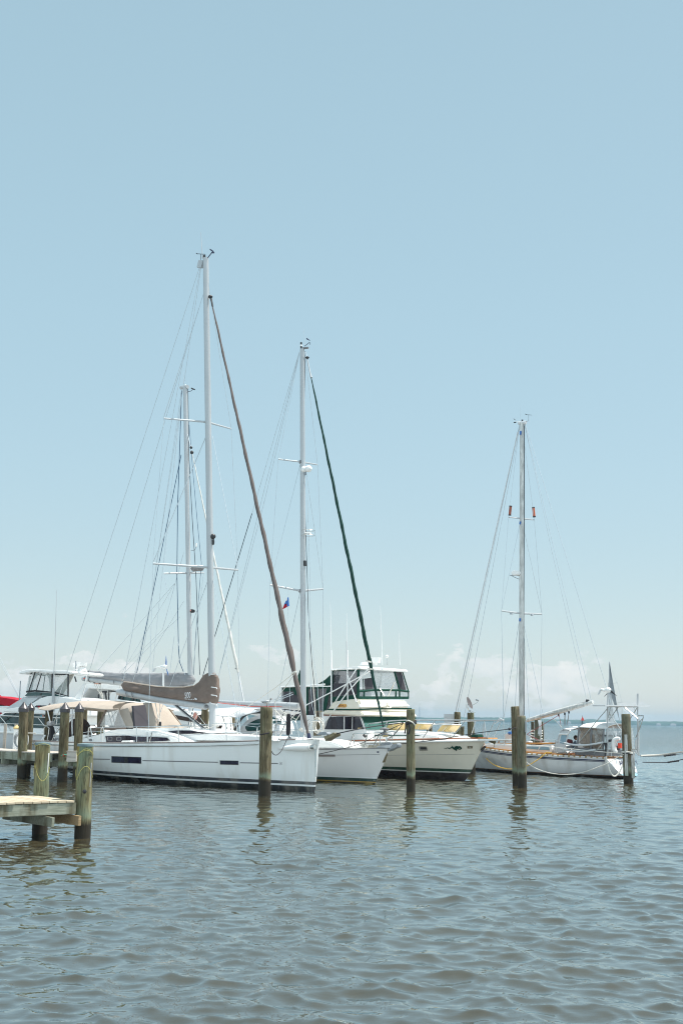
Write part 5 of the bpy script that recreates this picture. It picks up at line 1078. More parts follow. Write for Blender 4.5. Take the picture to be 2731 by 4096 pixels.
b.slab('deck_locker', 'lgrey', [n8(918, 415), n8(918, 322), n8(1000, 320), n8(1000, 415)], -.9, .7, .02); b.line('blue_bundle', 'blue', [n8(962, 316), n8(990, 312)], .08, -.9)
b.slab('dinghy_cover', 'lgrey', [n8(1150, 420), n8(1160, 405), n8(1185, 408), n8(1190, 420)], -.6, .4, .02)
# hard dodger
b.slab('dodger', 'lgrey', [n6(190, 728), n6(235, 640), n6(310, 425), n6(345, 405), n6(440, 408), n6(420, 500), n6(390, 610), n6(368, 732)], 1.0, .03, mirror=True)
b.canopy('dodger_roof', 'lgrey', [(n6(300, 440), n6(480, 396)), (n6(345, 412), n6(520, 384)), (n6(445, 410), n6(620, 384))], 1.02, .03)
b.slab('dodger_window', 'skyglass', [n6(300, 600), n6(325, 488), n6(400, 490), n6(372, 612)], 1.02, .03, .01); b.slab('dodger_window', 'vinyl', [n6(245, 600), n6(290, 490), n6(305, 490), n6(280, 600)], 1.02, .03)
b.line('dodger_trim', 'white', [n6(300, 475), n6(415, 478), n6(450, 425)], .045, 1.02); b.line('dodger_grab', 'rubber', [n6(345, 430), n6(350, 412), n6(425, 415), n6(428, 432)], .018, 1.03)
b.slab('solar_panel', 'lgrey', [n6(385, 380), n6(390, 374), n6(450, 376), n6(447, 382)], .4, .8); b.slab('solar_panel', 'white', [n6(438, 374), n6(440, 362), n6(480, 362), n6(478, 376)], .25, .5)
b.part(G().sheet([[b.P(n6(455, 424), 1.1), b.P(n6(560, 405), 0), b.P(n6(790, 420), -1.1)], [b.P(n6(585, 372), 1.12), b.P(n6(790, 315), 0), b.P(n6(1000, 350), -1.12)]], .01), 'sun_flap', 'lgrey')
b.canopy('bimini', M.setdefault('wcanvas', simple('white_canvas', (.68, .68, .67), .8)), [(n6(582, 372), n6(790, 318)), (n6(700, 380), n6(900, 308)), (n6(830, 388), n6(1040, 312)), (n6(945, 394), n6(1160, 330))], 1.15, .03, power=.5)
b.slab('side_curtain', 'brownv', [n6(585, 380), n6(760, 385), n6(905, 400), n6(905, 690), n6(640, 665), n6(585, 600)], 1.1, .01)
b.setf(n6(940, 760), n6(945, 400), 1.1); b.fslab('aft_curtain', 'vinyl', [n6(950, 405), n6(1040, 370), n6(1160, 358), n6(1320, 390), n6(1345, 690), n6(940, 700)], -.0, .006)
b.slab('lower_curtain', M.setdefault('grey_cloth', simple('dark_grey_cloth', (.2, .2, .21), .9)), [n6(500, 655), n6(640, 668), n6(935, 695), n6(950, 788), n6(520, 762)], 1.12, .02)
b.fslab('lower_curtain', 'grey_cloth', [n6(940, 700), n6(1345, 690), n6(1350, 770), n6(945, 785)], -.01, .01)
b.slab('cockpit_back', 'cream', [n6(590, 470), n6(780, 480), n6(800, 610), n6(640, 620)], -.9, .03); b.slab('cockpit_seat', 'tan', [n6(700, 605), n6(830, 600), n6(830, 680), n6(640, 680)], -.5, .4, .02)
for q in ((745, 390, 735, 690), (915, 400, 905, 700), (575, 385, 540, 700)): b.line('curtain_upright', 'grey_cloth', [n6(q[0], q[1]), n6(q[2], q[3])], .05, 1.12)
for q in (([n6(590, 380), n6(690, 600)]), ([n6(800, 390), n6(860, 530)]), ([n6(900, 470), n6(780, 680)]), ([n6(985, 380), n6(1120, 640)]), ([n6(1040, 360), n6(1085, 530)]), ([n6(1300, 400), n6(1330, 520)]), ([n6(1330, 660), n6(1390, 760)])): b.line('bimini_frame', 'steel', q, .02, .9)
for q in (([n6(1075, 440), n6(1095, 525)]),): b.line('oar', 'lgrey', q, .05, .6)
# spars and rigging
b.mast((2084, 2995), m5(750, 232), (.135, .12), mat='mast4'); b.line('mast_luff', 'black', [m6(660, 1480), m6(658, 600), m5(772, 1200), m5(772, 270)], .02, .0)
b.line('boom', 'mast4', [cF(800, 735), cF(1050, 665), cF(1250, 610), cF(1490, 545)], [.09, .13, .135, .1], 0, 12); b.line('boom_track', 'black', [cF(1040, 650), cF(1440, 538)], .03, .03); b.line('boom_vent', 'grey', [cF(950, 692), cF(1080, 657)], .035, .13); b.line('boom_block', 'black', [cF(1420, 528), cF(1445, 530)], .06)
for q in ((1132, 655, 1155, 790), (1195, 655, 1190, 790), (1200, 655, 1200, 790), (1240, 640, 1215, 790), (1238, 650, 1225, 790)): b.line('main_sheet', 'rust' if q[0] == 1132 else 'rubber', [cF(q[0], q[1]), cF(q[2], q[3])], .012)
for x_, y_ in ((1195, 668), (1238, 652), (1130, 682)): b.line('sheet_block', 'black', [cF(x_, y_-12), cF(x_, y_+12)], .045)
b.line('red_line', M.setdefault('redline', simple('red_line', (.35, .06, .07), .8)), [cF(800, 880), cF(1128, 684)], .013, .2); b.line('red_line', 'redline', [cF(800, 880), cF(960, 960)], .013, .2); b.line('white_line', 'white_rope', [cF(1055, 695), cF(1165, 810)], .014, .1); b.line('white_line', 'white_rope', [cF(800, 890), cF(900, 950), cF(1010, 940)], .011, .3)
b.spreader((2084, 2454), [m6(458, 545), m6(820, 574)], [1.35, -1.35]); b.spreader((2084, 2074), [m5(608, 1225), m5(877, 1253)], [.95, -.95], .04)
b.part(G().tube([b.P(m5(722, 260)), b.P(m5(608, 1225), .95), b.P(m6(458, 545), 1.35), b.P(n8(912, 460), 1.5)], .0095, 6), 'shroud', 'wire')
b.part(G().tube([b.P(m5(778, 480)), b.P(m5(877, 1253), -.95), b.P(m6(820, 574), -1.35), b.P((2160, 2965), -1.5)], .0095, 6), 'shroud', 'wire')
b.part(G().tube([b.P(m5(725, 1300)), b.P(m6(458, 545), 1.35), b.P((2014, 2985), 1.45)], .0095, 6), 'shroud', 'wire'); b.part(G().tube([b.P(m5(775, 1380)), b.P(m6(820, 574), -1.35)], .0095, 6), 'shroud', 'wire')
for s_, px, py in ((1, 630, 1105), (-1, 866, 1120)):
    q0 = b.P(m5(px, py), .95*s_); q1 = b.P(m5(620 if s_ > 0 else 877, 1208 if s_ > 0 else 1225), .95*s_); o = b.part(G().tube([q0.lerp(q1, .08), q0.lerp(q1, .92)], .07, 12), 'tube_reflector', 'rust' if s_ > 0 else M.setdefault('orange_tube', simple('orange_tube', (.5, .09, .02), .4)))
    G().tube([q0, q0.lerp(q1, .1)], .08, 12).tube([q0.lerp(q1, .9), q1], .08, 12).build('end_cap', 'black', o)
b.line('furled_forestay', 'lgrey', [m5(705, 335), (1965, 2200), (1821, 2850), (1797, 2965)], .035); b.line('forestay', 'wire', [m5(720, 265), m5(705, 335)], .013)
wires(b, [[m5(722, 270), (1970, 2200), (1829, 2850)], [m5(726, 280), (1983, 2200), (1871, 2789), (1850, 2890)], [m6(615, 650), m6(480, 1500), (2012, 2985)], [m6(618, 700), m6(580, 1410), (2055, 2960)], [m6(662, 680), m6(830, 1468), (2175, 2965)], [m6(662, 780), m6(708, 1500), (2118, 2960)],
          [m5(785, 255), (2255, 2200), m6(1400, 1240), (2470, 2920), (2505, 3000)], [m5(780, 255), (2215, 2200), m6(1262, 1345)], [m5(778, 262), (2205, 2200), m6(1218, 1330)]], .012)
o = b.slab('radar', 'white', [m6(540, 222), m6(540, 190), m6(560, 182), m6(618, 184), m6(620, 220), m6(580, 230)], .22, .44, .05); b.line('radar_bracket', 'galv', [m6(532, 227), m6(618, 230)], .02, parent=o); b.line('radar_bracket', 'galv', [m6(550, 232), m6(570, 242), m6(622, 264)], .016, parent=o)
for x_, y_ in ((547, 570), (733, 583)): b.line('spreader_light', 'galv', [m6(x_, y_-10), m6(x_, y_+6)], [.05, .1], .5 if x_ < 600 else -.5)
for p0_, p1_ in ((m5(733, 325), m5(732, 362)), (m5(731, 1270), m5(728, 1300)), (m6(624, 612), m6(622, 640))): b.line('mast_block', 'blue', [p0_, p1_], .05, .15)
b.line('masthead', 'lgrey', [m5(715, 240), m5(790, 235)], .1); b.line('mast_light', 'black', [m5(752, 228), m5(752, 206)], .05)
o = b.line('wind_sensor', 'lgrey', [m5(720, 232), m5(680, 222)], .012); b.slab('sensor_vane', 'black', [m5(657, 192), m5(666, 196), m5(682, 211), m5(672, 209)], .015, .03, parent=o); b.line('sensor_cups', 'black', [m5(664, 235), m5(685, 234)], .03, parent=o)
o = b.line('wind_vane', 'black', [m5(785, 152), m5(850, 158)], .011); b.line('vane_post', 'galv', [m5(790, 226), m5(816, 218), m5(817, 155)], .012, parent=o); b.slab('vane_tail', 'black', [m5(782, 142), m5(794, 150), m5(792, 156), m5(784, 154)], .012, .024, parent=o)
b.line('vhf_antenna', 'wire', [m5(735, 230), m5(733, 55)], [.01, .005])
# rails at the stern
b.line('padded_rail', 'lgrey', [n6(370, 598), n6(500, 625), n6(650, 629), n6(780, 614), n6(905, 592)], .045, 1.3, 0 or 8, smooth=4); b.line('padded_rail', 'lgrey', [n6(312, 678), n6(420, 700), n6(530, 715), n6(640, 716), n6(800, 690)], .045, 1.3, 8, smooth=4)
b.line('guard_wire', 'wire', [n6(-500, 560), n6(240, 555), n6(372, 600)], .009, 1.35); b.line('guard_wire', 'wire', [n6(-500, 640), n6(240, 655), n6(900, 720)], .009, 1.35)
for q in ((238, 735, 238, 555), (780, 750, 910, 592)): b.line('stanchion', 'steel', [n6(q[0], q[1]), n6(q[2], q[3])], .018, 1.35)
b.line('pushpit', 'steel', [n6(905, 592), n6(1030, 592), n6(1050, 640)], .02, 1.2); b.line('pushpit', 'steel', [n6(820, 690), n6(1040, 692)], .018, 1.2); b.line('pushpit', 'steel', [n6(1020, 600), n6(1020, 785)], .018, 1.15)
b.line('pushpit', 'steel', [n6(1310, 685), n6(1400, 690), n6(1400, 770)], .02, -1.0); b.line('bow_rail', 'steel', [n8(730, 480), n8(800, 470), n8(802, 430)], .018, 1.0)
# arch with solar panel
qa = b.P(cG(572, 658), 1.6); qb = b.P(cG(1100, 661), -1.6); b.part(G().span([qa+Vector((.35, 0, -.03)), qa+Vector((-.35, 0, -.03)), qa+Vector((-.35, 0, .03)), qa+Vector((.35, 0, .03))], [qb+Vector((.35, 0, -.03)), qb+Vector((-.35, 0, -.03)), qb+Vector((-.35, 0, .03)), qb+Vector((.35, 0, .03))]), 'solar_panel', 'lgrey')
b.part(G().tube([b.P(cG(690, 668), 1.0), b.P(cG(1020, 670), -1.0)], .03, 8), 'arch_bar', 'bronze')
b.line('generator_pole', 'alu', [cG(672, 1245), cG(672, 800), cG(680, 490)], .04, 1.05)
o = b.line('wind_generator', 'white', [cG(600, 463), cG(640, 478), cG(680, 472), cG(710, 480)], [.05, .08, .15, .07], 1.05, 12, smooth=3)
b.slab('generator_tail', 'lgrey', [cG(600, 462), cG(580, 470), cG(556, 527), cG(578, 524), cG(602, 474), cG(618, 474)], 1.07, .03, parent=o)
b.slab('blade', 'black', [cG(700, 466), cG(722, 478), cG(783, 545), cG(730, 512), cG(698, 496)], 1.0, .02, parent=o); b.slab('blade', 'black', [cG(678, 505), cG(668, 520), cG(630, 555), cG(655, 522)], 1.0, .02, parent=o)
for q in (([cG(665, 700), cG(575, 805), cG(280, 1160), cG(180, 1240)], 1.2), ([cG(690, 740), cG(840, 955)], .9), ([cG(712, 672), cG(680, 800)], .9), ([cG(800, 672), cG(690, 830)], .6), ([cG(870, 672), cG(1030, 810)], .2), ([cG(980, 672), cG(1030, 790)], -.4), ([cG(1020, 685), cG(930, 830)], -.3), ([cG(845, 672), cG(846, 765)], .5), ([cG(1095, 800), cG(1060, 900), cG(1005, 1040)], -1.0)): b.line('arch_strut', 'steel', q[0], .022, q[1])
b.line('stern_pole', 'alu', [cG(1035, 1240), cG(1028, 800), cG(1030, 515)], .035, -1.0); b.line('stern_pole', 'alu', [cG(1028, 640), cG(1030, 515)], .05, -1.0)
b.line('davit', 'steel', [cG(1030, 775), cG(1100, 778), cG(1095, 800), cG(1040, 860)], .022, -1.1); b.line('davit', 'steel', [cG(1045, 780), cG(1045, 1250)], .022, -1.1); b.line('davit_tackle', 'black', [cG(1092, 800), cG(1050, 940)], .02, -1.1)
b.line('fender', 'white', [cG(1026, 1050), cG(1024, 1070), cG(1020, 1200), cG(1020, 1225)], [.05, .1, .1, .05], -1.1, 12)
b.line('rudder_post', 'black', [n6(940, 595), n6(945, 660), n6(935, 780)], [.09, .04, .03], 1.25)
hb = b.line('horseshoe_buoy', 'white', [n6(1140, 540), n6(1100, 540), n6(1062, 570), n6(1055, 640), n6(1070, 705), n6(1100, 715)], [.07, .1, .12, .12, .11, .07], 1.15, 12, smooth=4); hb.parent = None; hb.matrix_world = b.root.matrix_basis.copy(); tagit(hb, 'white horseshoe lifebuoy hanging on the stern rail of the rightmost sloop', 'lifebuoy')
b.line('lifebuoy_light', 'orange', [n6(1140, 600), n6(1140, 672)], .1, 1.15, 12); b.line('outboard', 'black', [n6(1105, 640), n6(1110, 700)], .12, .9, 10); b.line('winch', 'black', [n6(1000, 560), n6(1010, 590)], .16, .7, 12)
b.line('barbecue', 'rubber', [n6(430, 640), n6(440, 690)], .16, .9, 10); b.line('cockpit_gear', M.setdefault('maroon', simple('maroon', (.2, .03, .03), .7)), [n6(415, 580), n6(465, 590)], .14, .4, 10)
for q in ([n8(700, 512), n8(730, 545), n8(775, 560), n8(820, 515)],): b.line('bow_line', 'lgrey', q, .016, 1.15, smooth=4)

# ---- person seated in the cockpit, back towards the camera
pq = b.P(n6(512, 690), .35); ph_ = b.P(n6(578, 505), .35); scale = 1.0
per = thing('person', 'person in a blue-grey shirt sitting in the cockpit of the rightmost sloop, back turned', 'person', b.root.matrix_basis @ Vector((pq.x, pq.y, 1.08)), R(137-90+25))
bm_ = [((0, 0, .02), (.17, .13)), ((0, .02, .18), (.16, .12)), ((0, .03, .38), (.18, .12)), ((0, .0, .5), (.15, .1)), ((0, -.03, .6), (.055, .055)), ((0, -.05, .66), (.055, .055)), ((.19, .0, .47), (.065, .065)), ((.27, -.06, .24), (.05, .05)), ((.2, -.26, .14), (.036, .036)), ((-.19, .0, .47), (.065, .065)), ((-.27, -.06, .24), (.05, .05)), ((-.2, -.26, .14), (.036, .036)),
       ((.1, -.2, .02), (.09, .085)), ((.13, -.46, .03), (.065, .065)), ((.13, -.5, -.2), (.055, .055)), ((.13, -.48, -.4), (.04, .04)), ((-.1, -.2, .02), (.09, .085)), ((-.13, -.46, .03), (.065, .065)), ((-.13, -.5, -.2), (.055, .055)), ((-.13, -.48, -.4), (.04, .04))]
ed = [(0, 1), (1, 2), (2, 3), (3, 4), (4, 5), (3, 6), (6, 7), (7, 8), (3, 9), (9, 10), (10, 11), (0, 12), (12, 13), (13, 14), (14, 15), (0, 16), (16, 17), (17, 18), (18, 19)]
me_ = bpy.data.meshes.new('body'); me_.from_pydata([v[0] for v in bm_], ed, []); bo = bpy.data.objects.new('body', me_); C.objects.link(bo); bo.parent = per
bo.modifiers.new('skin', 'SKIN'); bo.modifiers.new('sub', 'SUBSURF').levels = 2; bo.modifiers['sub'].render_levels = 2
for i, v in enumerate(bm_): me_.skin_vertices[0].data[i].radius = v[1]
me_.skin_vertices[0].data[0].use_root = True; me_.materials.append(M['shirt'])
g = G().ball((0, -.07, .79), .1, 16, 12, (.78, .98, 1.15)); g.tube([(0, -.165, .785), (0, -.195, .765), (0, -.165, .755)], [.01, .018, .012], 6); hd = g.build('head', 'skin', per)
for s_ in (-1, 1): G().ball((.03*s_, -.155, .80), .012, 8, 6).build('eye', 'white', hd); G().ball((.079*s_, -.065, .785), .022, 8, 6, (.4, 1, 1.3)).build('ear', 'skin', hd)
G().tube([(-.025, -.158, .735), (.025, -.158, .735)], .005, 5).build('mouth', 'rust', hd)
G().ball((0, -.05, .815), .108, 16, 12, (.8, .98, 1.05)).build('hair', 'hair', per)
for s_ in (-1, 1):
    px_, py_, pz_ = .2*s_, -.28, .14; g = G().ball((px_, py_-.03, pz_), .04, 8, 6, (.8, 1.1, .45))
    for k, ln in enumerate((.06, .075, .08, .07)): x0 = px_+(-.027+.018*k); g.tube([(x0, py_-.06, pz_), (x0, py_-.06-ln*.6, pz_-.008), (x0, py_-.06-ln, pz_-.03)], [.009, .0085, .006], 6)
    g.tube([(px_-.03*s_, py_-.02, pz_), (px_-.06*s_, py_-.06, pz_-.01), (px_-.062*s_, py_-.09, pz_-.02)], [.011, .01, .007], 6); g.build('hand', 'skin', per)
G().tube([(-.13, -.48, -.43), (-.13, -.62, -.45)], [.045, .035], 8).build('shoe', 'black', per); G().tube([(.13, -.48, -.43), (.13, -.62, -.45)], [.045, .035], 8).build('shoe', 'black', per)

# ================================================================== BOAT 5: sloop with grey sail cover behind
b = Boat('sailboat', 'sloop with grey sail cover and white furled headsail behind the large white sloop', 'sailboat', (-4.7, 60.3), -40, -1, 'sailboats moored stern to the pier')
b.hull('hull7', 13, [(0, -.15), (.22, 0), (1, .6)], [(0, -12), (1, -12.6)], [(0, 1.6), (.3, 1.4), (.65, 1.2), (1, 1.25)], [(0, -.3), (.5, -.6), (1, .1)], [(0, .06), (.1, .8), (.3, 1.6), (.5, 2.0), (1, 1.6)], [(0, .05), (.2, .5), (1, .9)])
b.sheer('toe_rail', 'teakg', .03, .02)
b.shell('coachroof', 'white', [cB(600, 845), cB(1230, 845), cB(1215, 800), cB(1200, 660), cB(1180, 640), cB(1030, 632), cB(700, 620), cB(600, 640)], 1.5, .08)
b.slab('window_band', M['brown_c'], [cB(1025, 675), cB(1105, 690), cB(1180, 705), cB(1320, 672), cB(1345, 700), cB(1370, 770), cB(1180, 745), cB(1090, 728), cB(1050, 720)], 1.53, .04)
b.mast(cB(1212, 660), m1(370, 1690), (.13, .12))
b.line('boom', 'alu', [cB(92, 297), cB(300, 322), cB(520, 348), cB(1100, 400), cB(1190, 405)], [.15, .16, .16, .15, .1], 0, 12); b.line('boom_band', 'black', [cB(118, 302), cB(124, 303)], .158, 0, 12); b.line('boom_band', 'black', [cB(168, 308), cB(173, 309)], .166, 0, 12); b.slab('boom_mark', 'orange', [cB(92, 290), cB(103, 291), cB(103, 303), cB(92, 302)], .17, .01)
cv = b.cover('sail_cover', 'greyc', cB, [(118, 250), (150, 213), (300, 224), (440, 240), (620, 243), (780, 242), (1000, 238), (1080, 234), (1160, 236), (1215, 255), (1242, 290)], [(118, 270), (150, 284), (300, 303), (500, 328), (700, 350), (860, 370), (1060, 382), (1180, 372), (1220, 366), (1242, 330)], .24)
b.line('reef_line', 'rubber', [cB(405, 320), cB(408, 352)], .02, .2); b.line('cover_edge', 'rubber', [cB(120, 268), cB(150, 213)], .05, .22)
for q in (([cB(190, 335), cB(290, 510)]), ([cB(215, 335), cB(290, 510)]), ([cB(245, 340), cB(292, 505)]), ([cB(265, 345), cB(295, 505)])): b.line('main_sheet', 'white_rope', q, .018)
b.line('sheet_block', 'black', [cB(190, 330), cB(215, 340)], .05); b.line('sheet_block', 'black', [cB(245, 338), cB(270, 348)], .05)
b.spreader((753, 2292), [m2(130, 1398), m2(512, 1390)], [1.5, -1.5])
b.line('radar', 'white', [m2(446, 1345), m2(446, 1326)], [.36, .34], .0, 18); b.line('radar_base', 'rubber', [m2(446, 1368), m2(446, 1350)], [.3, .36], 0, 18); b.line('radar_bracket', 'alu', [m2(370, 1393), m2(440, 1370)], .03)
b.line('aerial', 'white', [m2(436, 1145), m2(437, 1112)], .05); b.line('aerial_arm', 'galv', [m2(388, 1180), m2(420, 1180), m2(437, 1145)], .015); b.line('floodlight', 'black', [m2(393, 1750), m2(415, 1752)], [.11, .08]); b.slab('pink_sticker', 'pink', [m2(377, 1740), m2(385, 1740), m2(385, 1752), m2(377, 1752)], .14, .02)
o = b.line('wind_sensor', 'navy', [m1(375, 1748), m1(430, 1735), m1(452, 1715)], .016); b.line('sensor_cups', 'black', [m1(434, 1705), m1(468, 1720)], .035, parent=o); b.line('masthead', 'alu', [m1(325, 1700), m1(395, 1690)], .11); b.line('mast_light', 'white', [m1(371, 1690), m1(371, 1665)], .04); b.line('vhf_antenna', 'wire', [m1(352, 1690), m1(352, 1530)], [.01, .005])
b.furl(m2(400, 275), (953, 2690), [(0, .02), (.2, .036), (.5, .05), (.8, .066), (.95, .078), (1, .05)], M.setdefault('wcanvas2', simple('white_sail_roll', (.55, .55, .52), .8, bmp=.01, bs=6)))
b.line('forestay', 'wire', [m2(355, 90), m2(392, 240)], .02); g = G(); g.ball(b.P(m2(388, 212)), .08, 8, 6); g.ball(b.P(m2(395, 258)), .1, 8, 6); b.part(g, 'halyard_swivel', 'black'); b.line('forestay_foot', 'lgrey', [(953, 2690), cC(455, 272), (985, 2850), (992, 2900)], .04)
b.line('tack_lashing', 'rubber', [m2(805, 2290), m2(830, 2300)], .04)
b.line('backstay', M.setdefault('bluewire', simple('blue_rope', (.02, .07, .14), .7)), [m2(295, 280), (600, 2431), (548, 2692)], .018)
b.line('topping_lift', 'bluewire', [m1(332, 1730), m2(275, 400), m2(262, 750), m2(255, 1400), m2(270, 2100), m2(280, 2230), m2(315, 2320)], .02)
b.line('halyard', 'dark_wire', [m1(398, 1700), m2(368, 300), m2(400, 900), m2(435, 1450), m2(450, 1850), m2(470, 2350)], .018, -.1); b.line('halyard', 'bluewire', [m2(370, 0), m2(400, 380), m2(450, 950), m2(485, 1300), m2(430, 2000), m2(412, 2350)], .012, -.1)
b.part(G().tube([b.P(m1(340, 1720)), b.P(m2(130, 1398), 1.5), b.P(m2(330, 2350), 1.6)], .0095, 6), 'shroud', 'wire') 
wires(b, [[m1(330, 1725), (600, 2440), (540, 2690)], [m2(235, 1490), (393, 2681)], [m2(238, 1490), (489, 2690)], [m2(320, 1655), (560, 2690)], [m2(150, 1925), (500, 2690)], [m2(120, 1925), (478, 2690)], [m2(230, 1985), (680, 2692)], [m1(335, 1730), m2(85, 1700), m2(20, 2350)], [m2(318, 1200), m2(120, 1925)], [m2(290, 1800), m2(150, 1925)], [m2(505, 1390), m2(400, 2350)]], .011)
o = b.line('generator_pole', 'white', [cB(925, 385), cB(925, 195)], .05, .5); o = b.line('wind_generator', 'white', [cB(840, 185), cB(890, 178), cB(940, 176), cB(962, 180)], [.03, .06, .13, .08], .5, 10, smooth=3); b.slab('generator_tail', 'lgrey', [cB(842, 180), cB(825, 192), cB(812, 230), cB(828, 228), cB(846, 200)], .5, .03, parent=o)
b.slab('blade', 'blue', [cB(946, 165), cB(952, 58), cB(958, 120), cB(957, 168)], .48, .02, parent=o); b.slab('blade', 'blue', [cB(955, 185), cB(972, 235), cB(975, 270), cB(960, 225)], .48, .02, parent=o); b.slab('blade', 'blue', [cB(912, 190), cB(945, 178), cB(945, 190)], .48, .02, parent=o)
b.line('guard_rail', 'white_rope', [cB(1460, 860), cB(1240, 700)], .02, 1.4); b.line('deck_rail', 'steel', [cB(1130, 620), cB(1000, 600), cB(700, 540)], .02, 1.6)

# ================================================================== BOAT 6: white motor yacht, far left
b = Boat('motor_yacht', 'white motor yacht with a glazed flybridge and long curved hardtop, behind the finger pier', 'motor yacht', (-23.5, 66.5), 165, 1, 'white motor yachts by the finger pier')
b.hull('hull6', 15, [(0, -.4), (.3, .3), (1, 1.4)], [(0, -13.5), (1, -13.8)], [(0, 2.0), (.3, 1.7), (1, 1.5)], [(0, -.35), (1, -.4)], [(0, .06), (.06, .8), (.2, 1.7), (.4, 2.2), (1, 2.1)], [(0, .05), (.3, .5), (.6, .9), (1, .9)])
b.sheer('rub_rail', 'white', .07, -.03)
b.shell('deckhouse', 'white', [n1(-200, 1650), n1(1700, 1650), n1(1690, 1500), n1(1500, 1230), n1(60, 1205), n1(-150, 1420)], 1.7, .05)
b.slab('side_glass', 'glassg', [n1(-60, 1350), n1(110, 1215), n1(960, 1245), n1(1270, 1262), n1(1270, 1485), n1(1110, 1480), n1(930, 1530), n1(700, 1520), n1(330, 1500), n1(-20, 1425)], 1.74, .04, .01)
b.slab('glass_mullion', 'black', [n1(10, 1420), n1(270, 1260), n1(310, 1215), n1(340, 1215), n1(60, 1425)], 1.78, .04); b.slab('glass_mullion', 'black', [n1(925, 1245), n1(1010, 1250), n1(1010, 1500), n1(925, 1530)], 1.78, .04)
b.slab('sticker', M.setdefault('cyan', simple('cyan_sticker', (.1, .4, .5), .5)), [n1(853, 1258), n1(882, 1258), n1(882, 1290), n1(853, 1290)], 1.79, .02); b.slab('sticker', 'pink', [n1(890, 1258), n1(920, 1258), n1(920, 1290), n1(890, 1290)], 1.79, .02)
b.shell('brow', 'white', [n1(35, 1198), n1(100, 1130), n1(390, 1082), n1(730, 1100), n1(1300, 1118), n1(1700, 1130), n1(1700, 1270), n1(1300, 1250), n1(900, 1240), n1(400, 1215)], 1.95, .06)
b.shell('flybridge', M.setdefault('pale_gel', simple('pale_grey_gelcoat', (.5, .53, .55), .25)), [n1(60, 1170), n1(200, 1060), n1(410, 930), n1(520, 860), n1(900, 855), n1(830, 920), n1(700, 1020), n1(600, 1085)], 1.75, .1)
b.shell('flybridge_side', 'white', [n1(420, 1095), n1(640, 1030), n1(860, 900), n1(1000, 860), n1(1100, 855), n1(1400, 880), n1(1700, 930), n1(1700, 1130), n1(730, 1105)], 1.85, .06)
b.slab('name_strip', 'black', [n1(730, 1082), n1(765, 1052), n1(850, 1052), n1(1250, 1062), n1(1250, 1105), n1(850, 1105)], 1.88, .04); b.slab('tail_light', 'red', [n1(795, 1065), n1(835, 1065), n1(835, 1098), n1(795, 1098)], 1.9, .04)
b.slab('wind_deflector', 'glassg', [n1(520, 858), n1(585, 785), n1(760, 772), n1(1100, 798), n1(1360, 868), n1(1310, 890), n1(1050, 862), n1(900, 852)], 1.78, .06, .01); b.slab('deflector_strap', 'black', [n1(860, 790), n1(885, 790), n1(855, 852), n1(830, 850)], 1.8, .03)
b.line('window_frame', 'black', [n1(560, 768), n1(740, 748), n1(1090, 778), n1(1100, 400), n1(1140, 395), n1(1434, 408), n1(1430, 862), n1(1140, 782)], .05, 1.65); b.line('window_frame', 'black', [n1(610, 750), n1(740, 365), n1(690, 350), n1(650, 400)], .03, 1.65); b.line('window_frame', 'black', [n1(765, 745), n1(875, 385)], .028, 1.65); b.line('window_frame', 'black', [n1(905, 745), n1(948, 425), n1(750, 410)], .025, 1.0); b.line('window_frame', 'black', [n1(1568, 450), n1(1600, 560)], .04, 1.6)
b.slab('clear_panel', 'sidegl', [n1(575, 760), n1(655, 420), n1(740, 375), n1(1100, 400), n1(1090, 775)], 1.64, .01); b.slab('clear_panel', 'sidegl', [n1(1142, 780), n1(1142, 398), n1(1432, 410), n1(1428, 858)], 1.64, .01)
for q in (([n1(650, 745), n1(700, 520), n1(745, 370)]), ([n1(700, 520), n1(810, 370)]), ([n1(1075, 770), n1(1050, 480), n1(1065, 390)]), ([n1(1050, 480), n1(1000, 390)]), ([n1(570, 745), n1(640, 430)])): b.line('hardtop_support', 'white', q, .06, 1.3)
b.shell('hardtop', 'white', [n1(378, 396), n1(400, 355), n1(460, 318), n1(560, 297), n1(700, 293), n1(900, 298), n1(1400, 320), n1(1500, 335), n1(1500, 390), n1(1400, 396), n1(1100, 386), n1(700, 350), n1(600, 372), n1(500, 398)], 1.9, .05)
b.slab('rear_support', M.setdefault('cream_mesh', simple('cream_mesh', (.55, .53, .48), .7)), [n1(1150, 775), n1(1440, 420), n1(1560, 395), n1(1480, 560), n1(1330, 820)], 1.3, .04)
b.slab('rear_support', 'white', [cA(880, 560), cA(985, 400), cA(1020, 290), cA(1000, 440), cA(950, 600)], 1.6, .1, .02)
b.line('radar_post', 'white', [cA(968, 258), cA(965, 195)], [.28, .15], 0, 12); b.line('radar', 'white', [cA(946, 193), cA(946, 152)], [.36, .4], 0, 20); b.line('light_pole', 'galv', [cA(893, 245), cA(895, 128)], .025, .4); b.line('light_globe', 'white', [cA(904, 240), cA(904, 225)], .06, .4)
b.line('whip_antenna', 'alu', [cA(628, 625), cA(632, 450)], .07, 1.95); b.line('whip_antenna', 'alu', [cA(632, 450), cA(650, 0), (228, 2360)], [.03, .02, .008], 1.95); b.line('whip_antenna', 'galv', [n1(410, 985), n1(437, 540)], .028, .8)
b.line('bow_rail', 'steel', [n1(-100, 1265), n1(400, 1286), n1(960, 1306), n1(1568, 1332)], .035, 2.05); b.line('bow_rail', 'steel', [n1(-100, 1425), n1(360, 1442), n1(960, 1465), n1(1280, 1440)], .022, 2.05)
for q in ((5, 1280, 135, 1440), (135, 1440, 235, 1590), (800, 1310, 950, 1500), (1200, 1320, 1185, 1460)): b.line('rail_post', 'steel', [n1(q[0], q[1]), n1(q[2], q[3])], .028, 2.05)
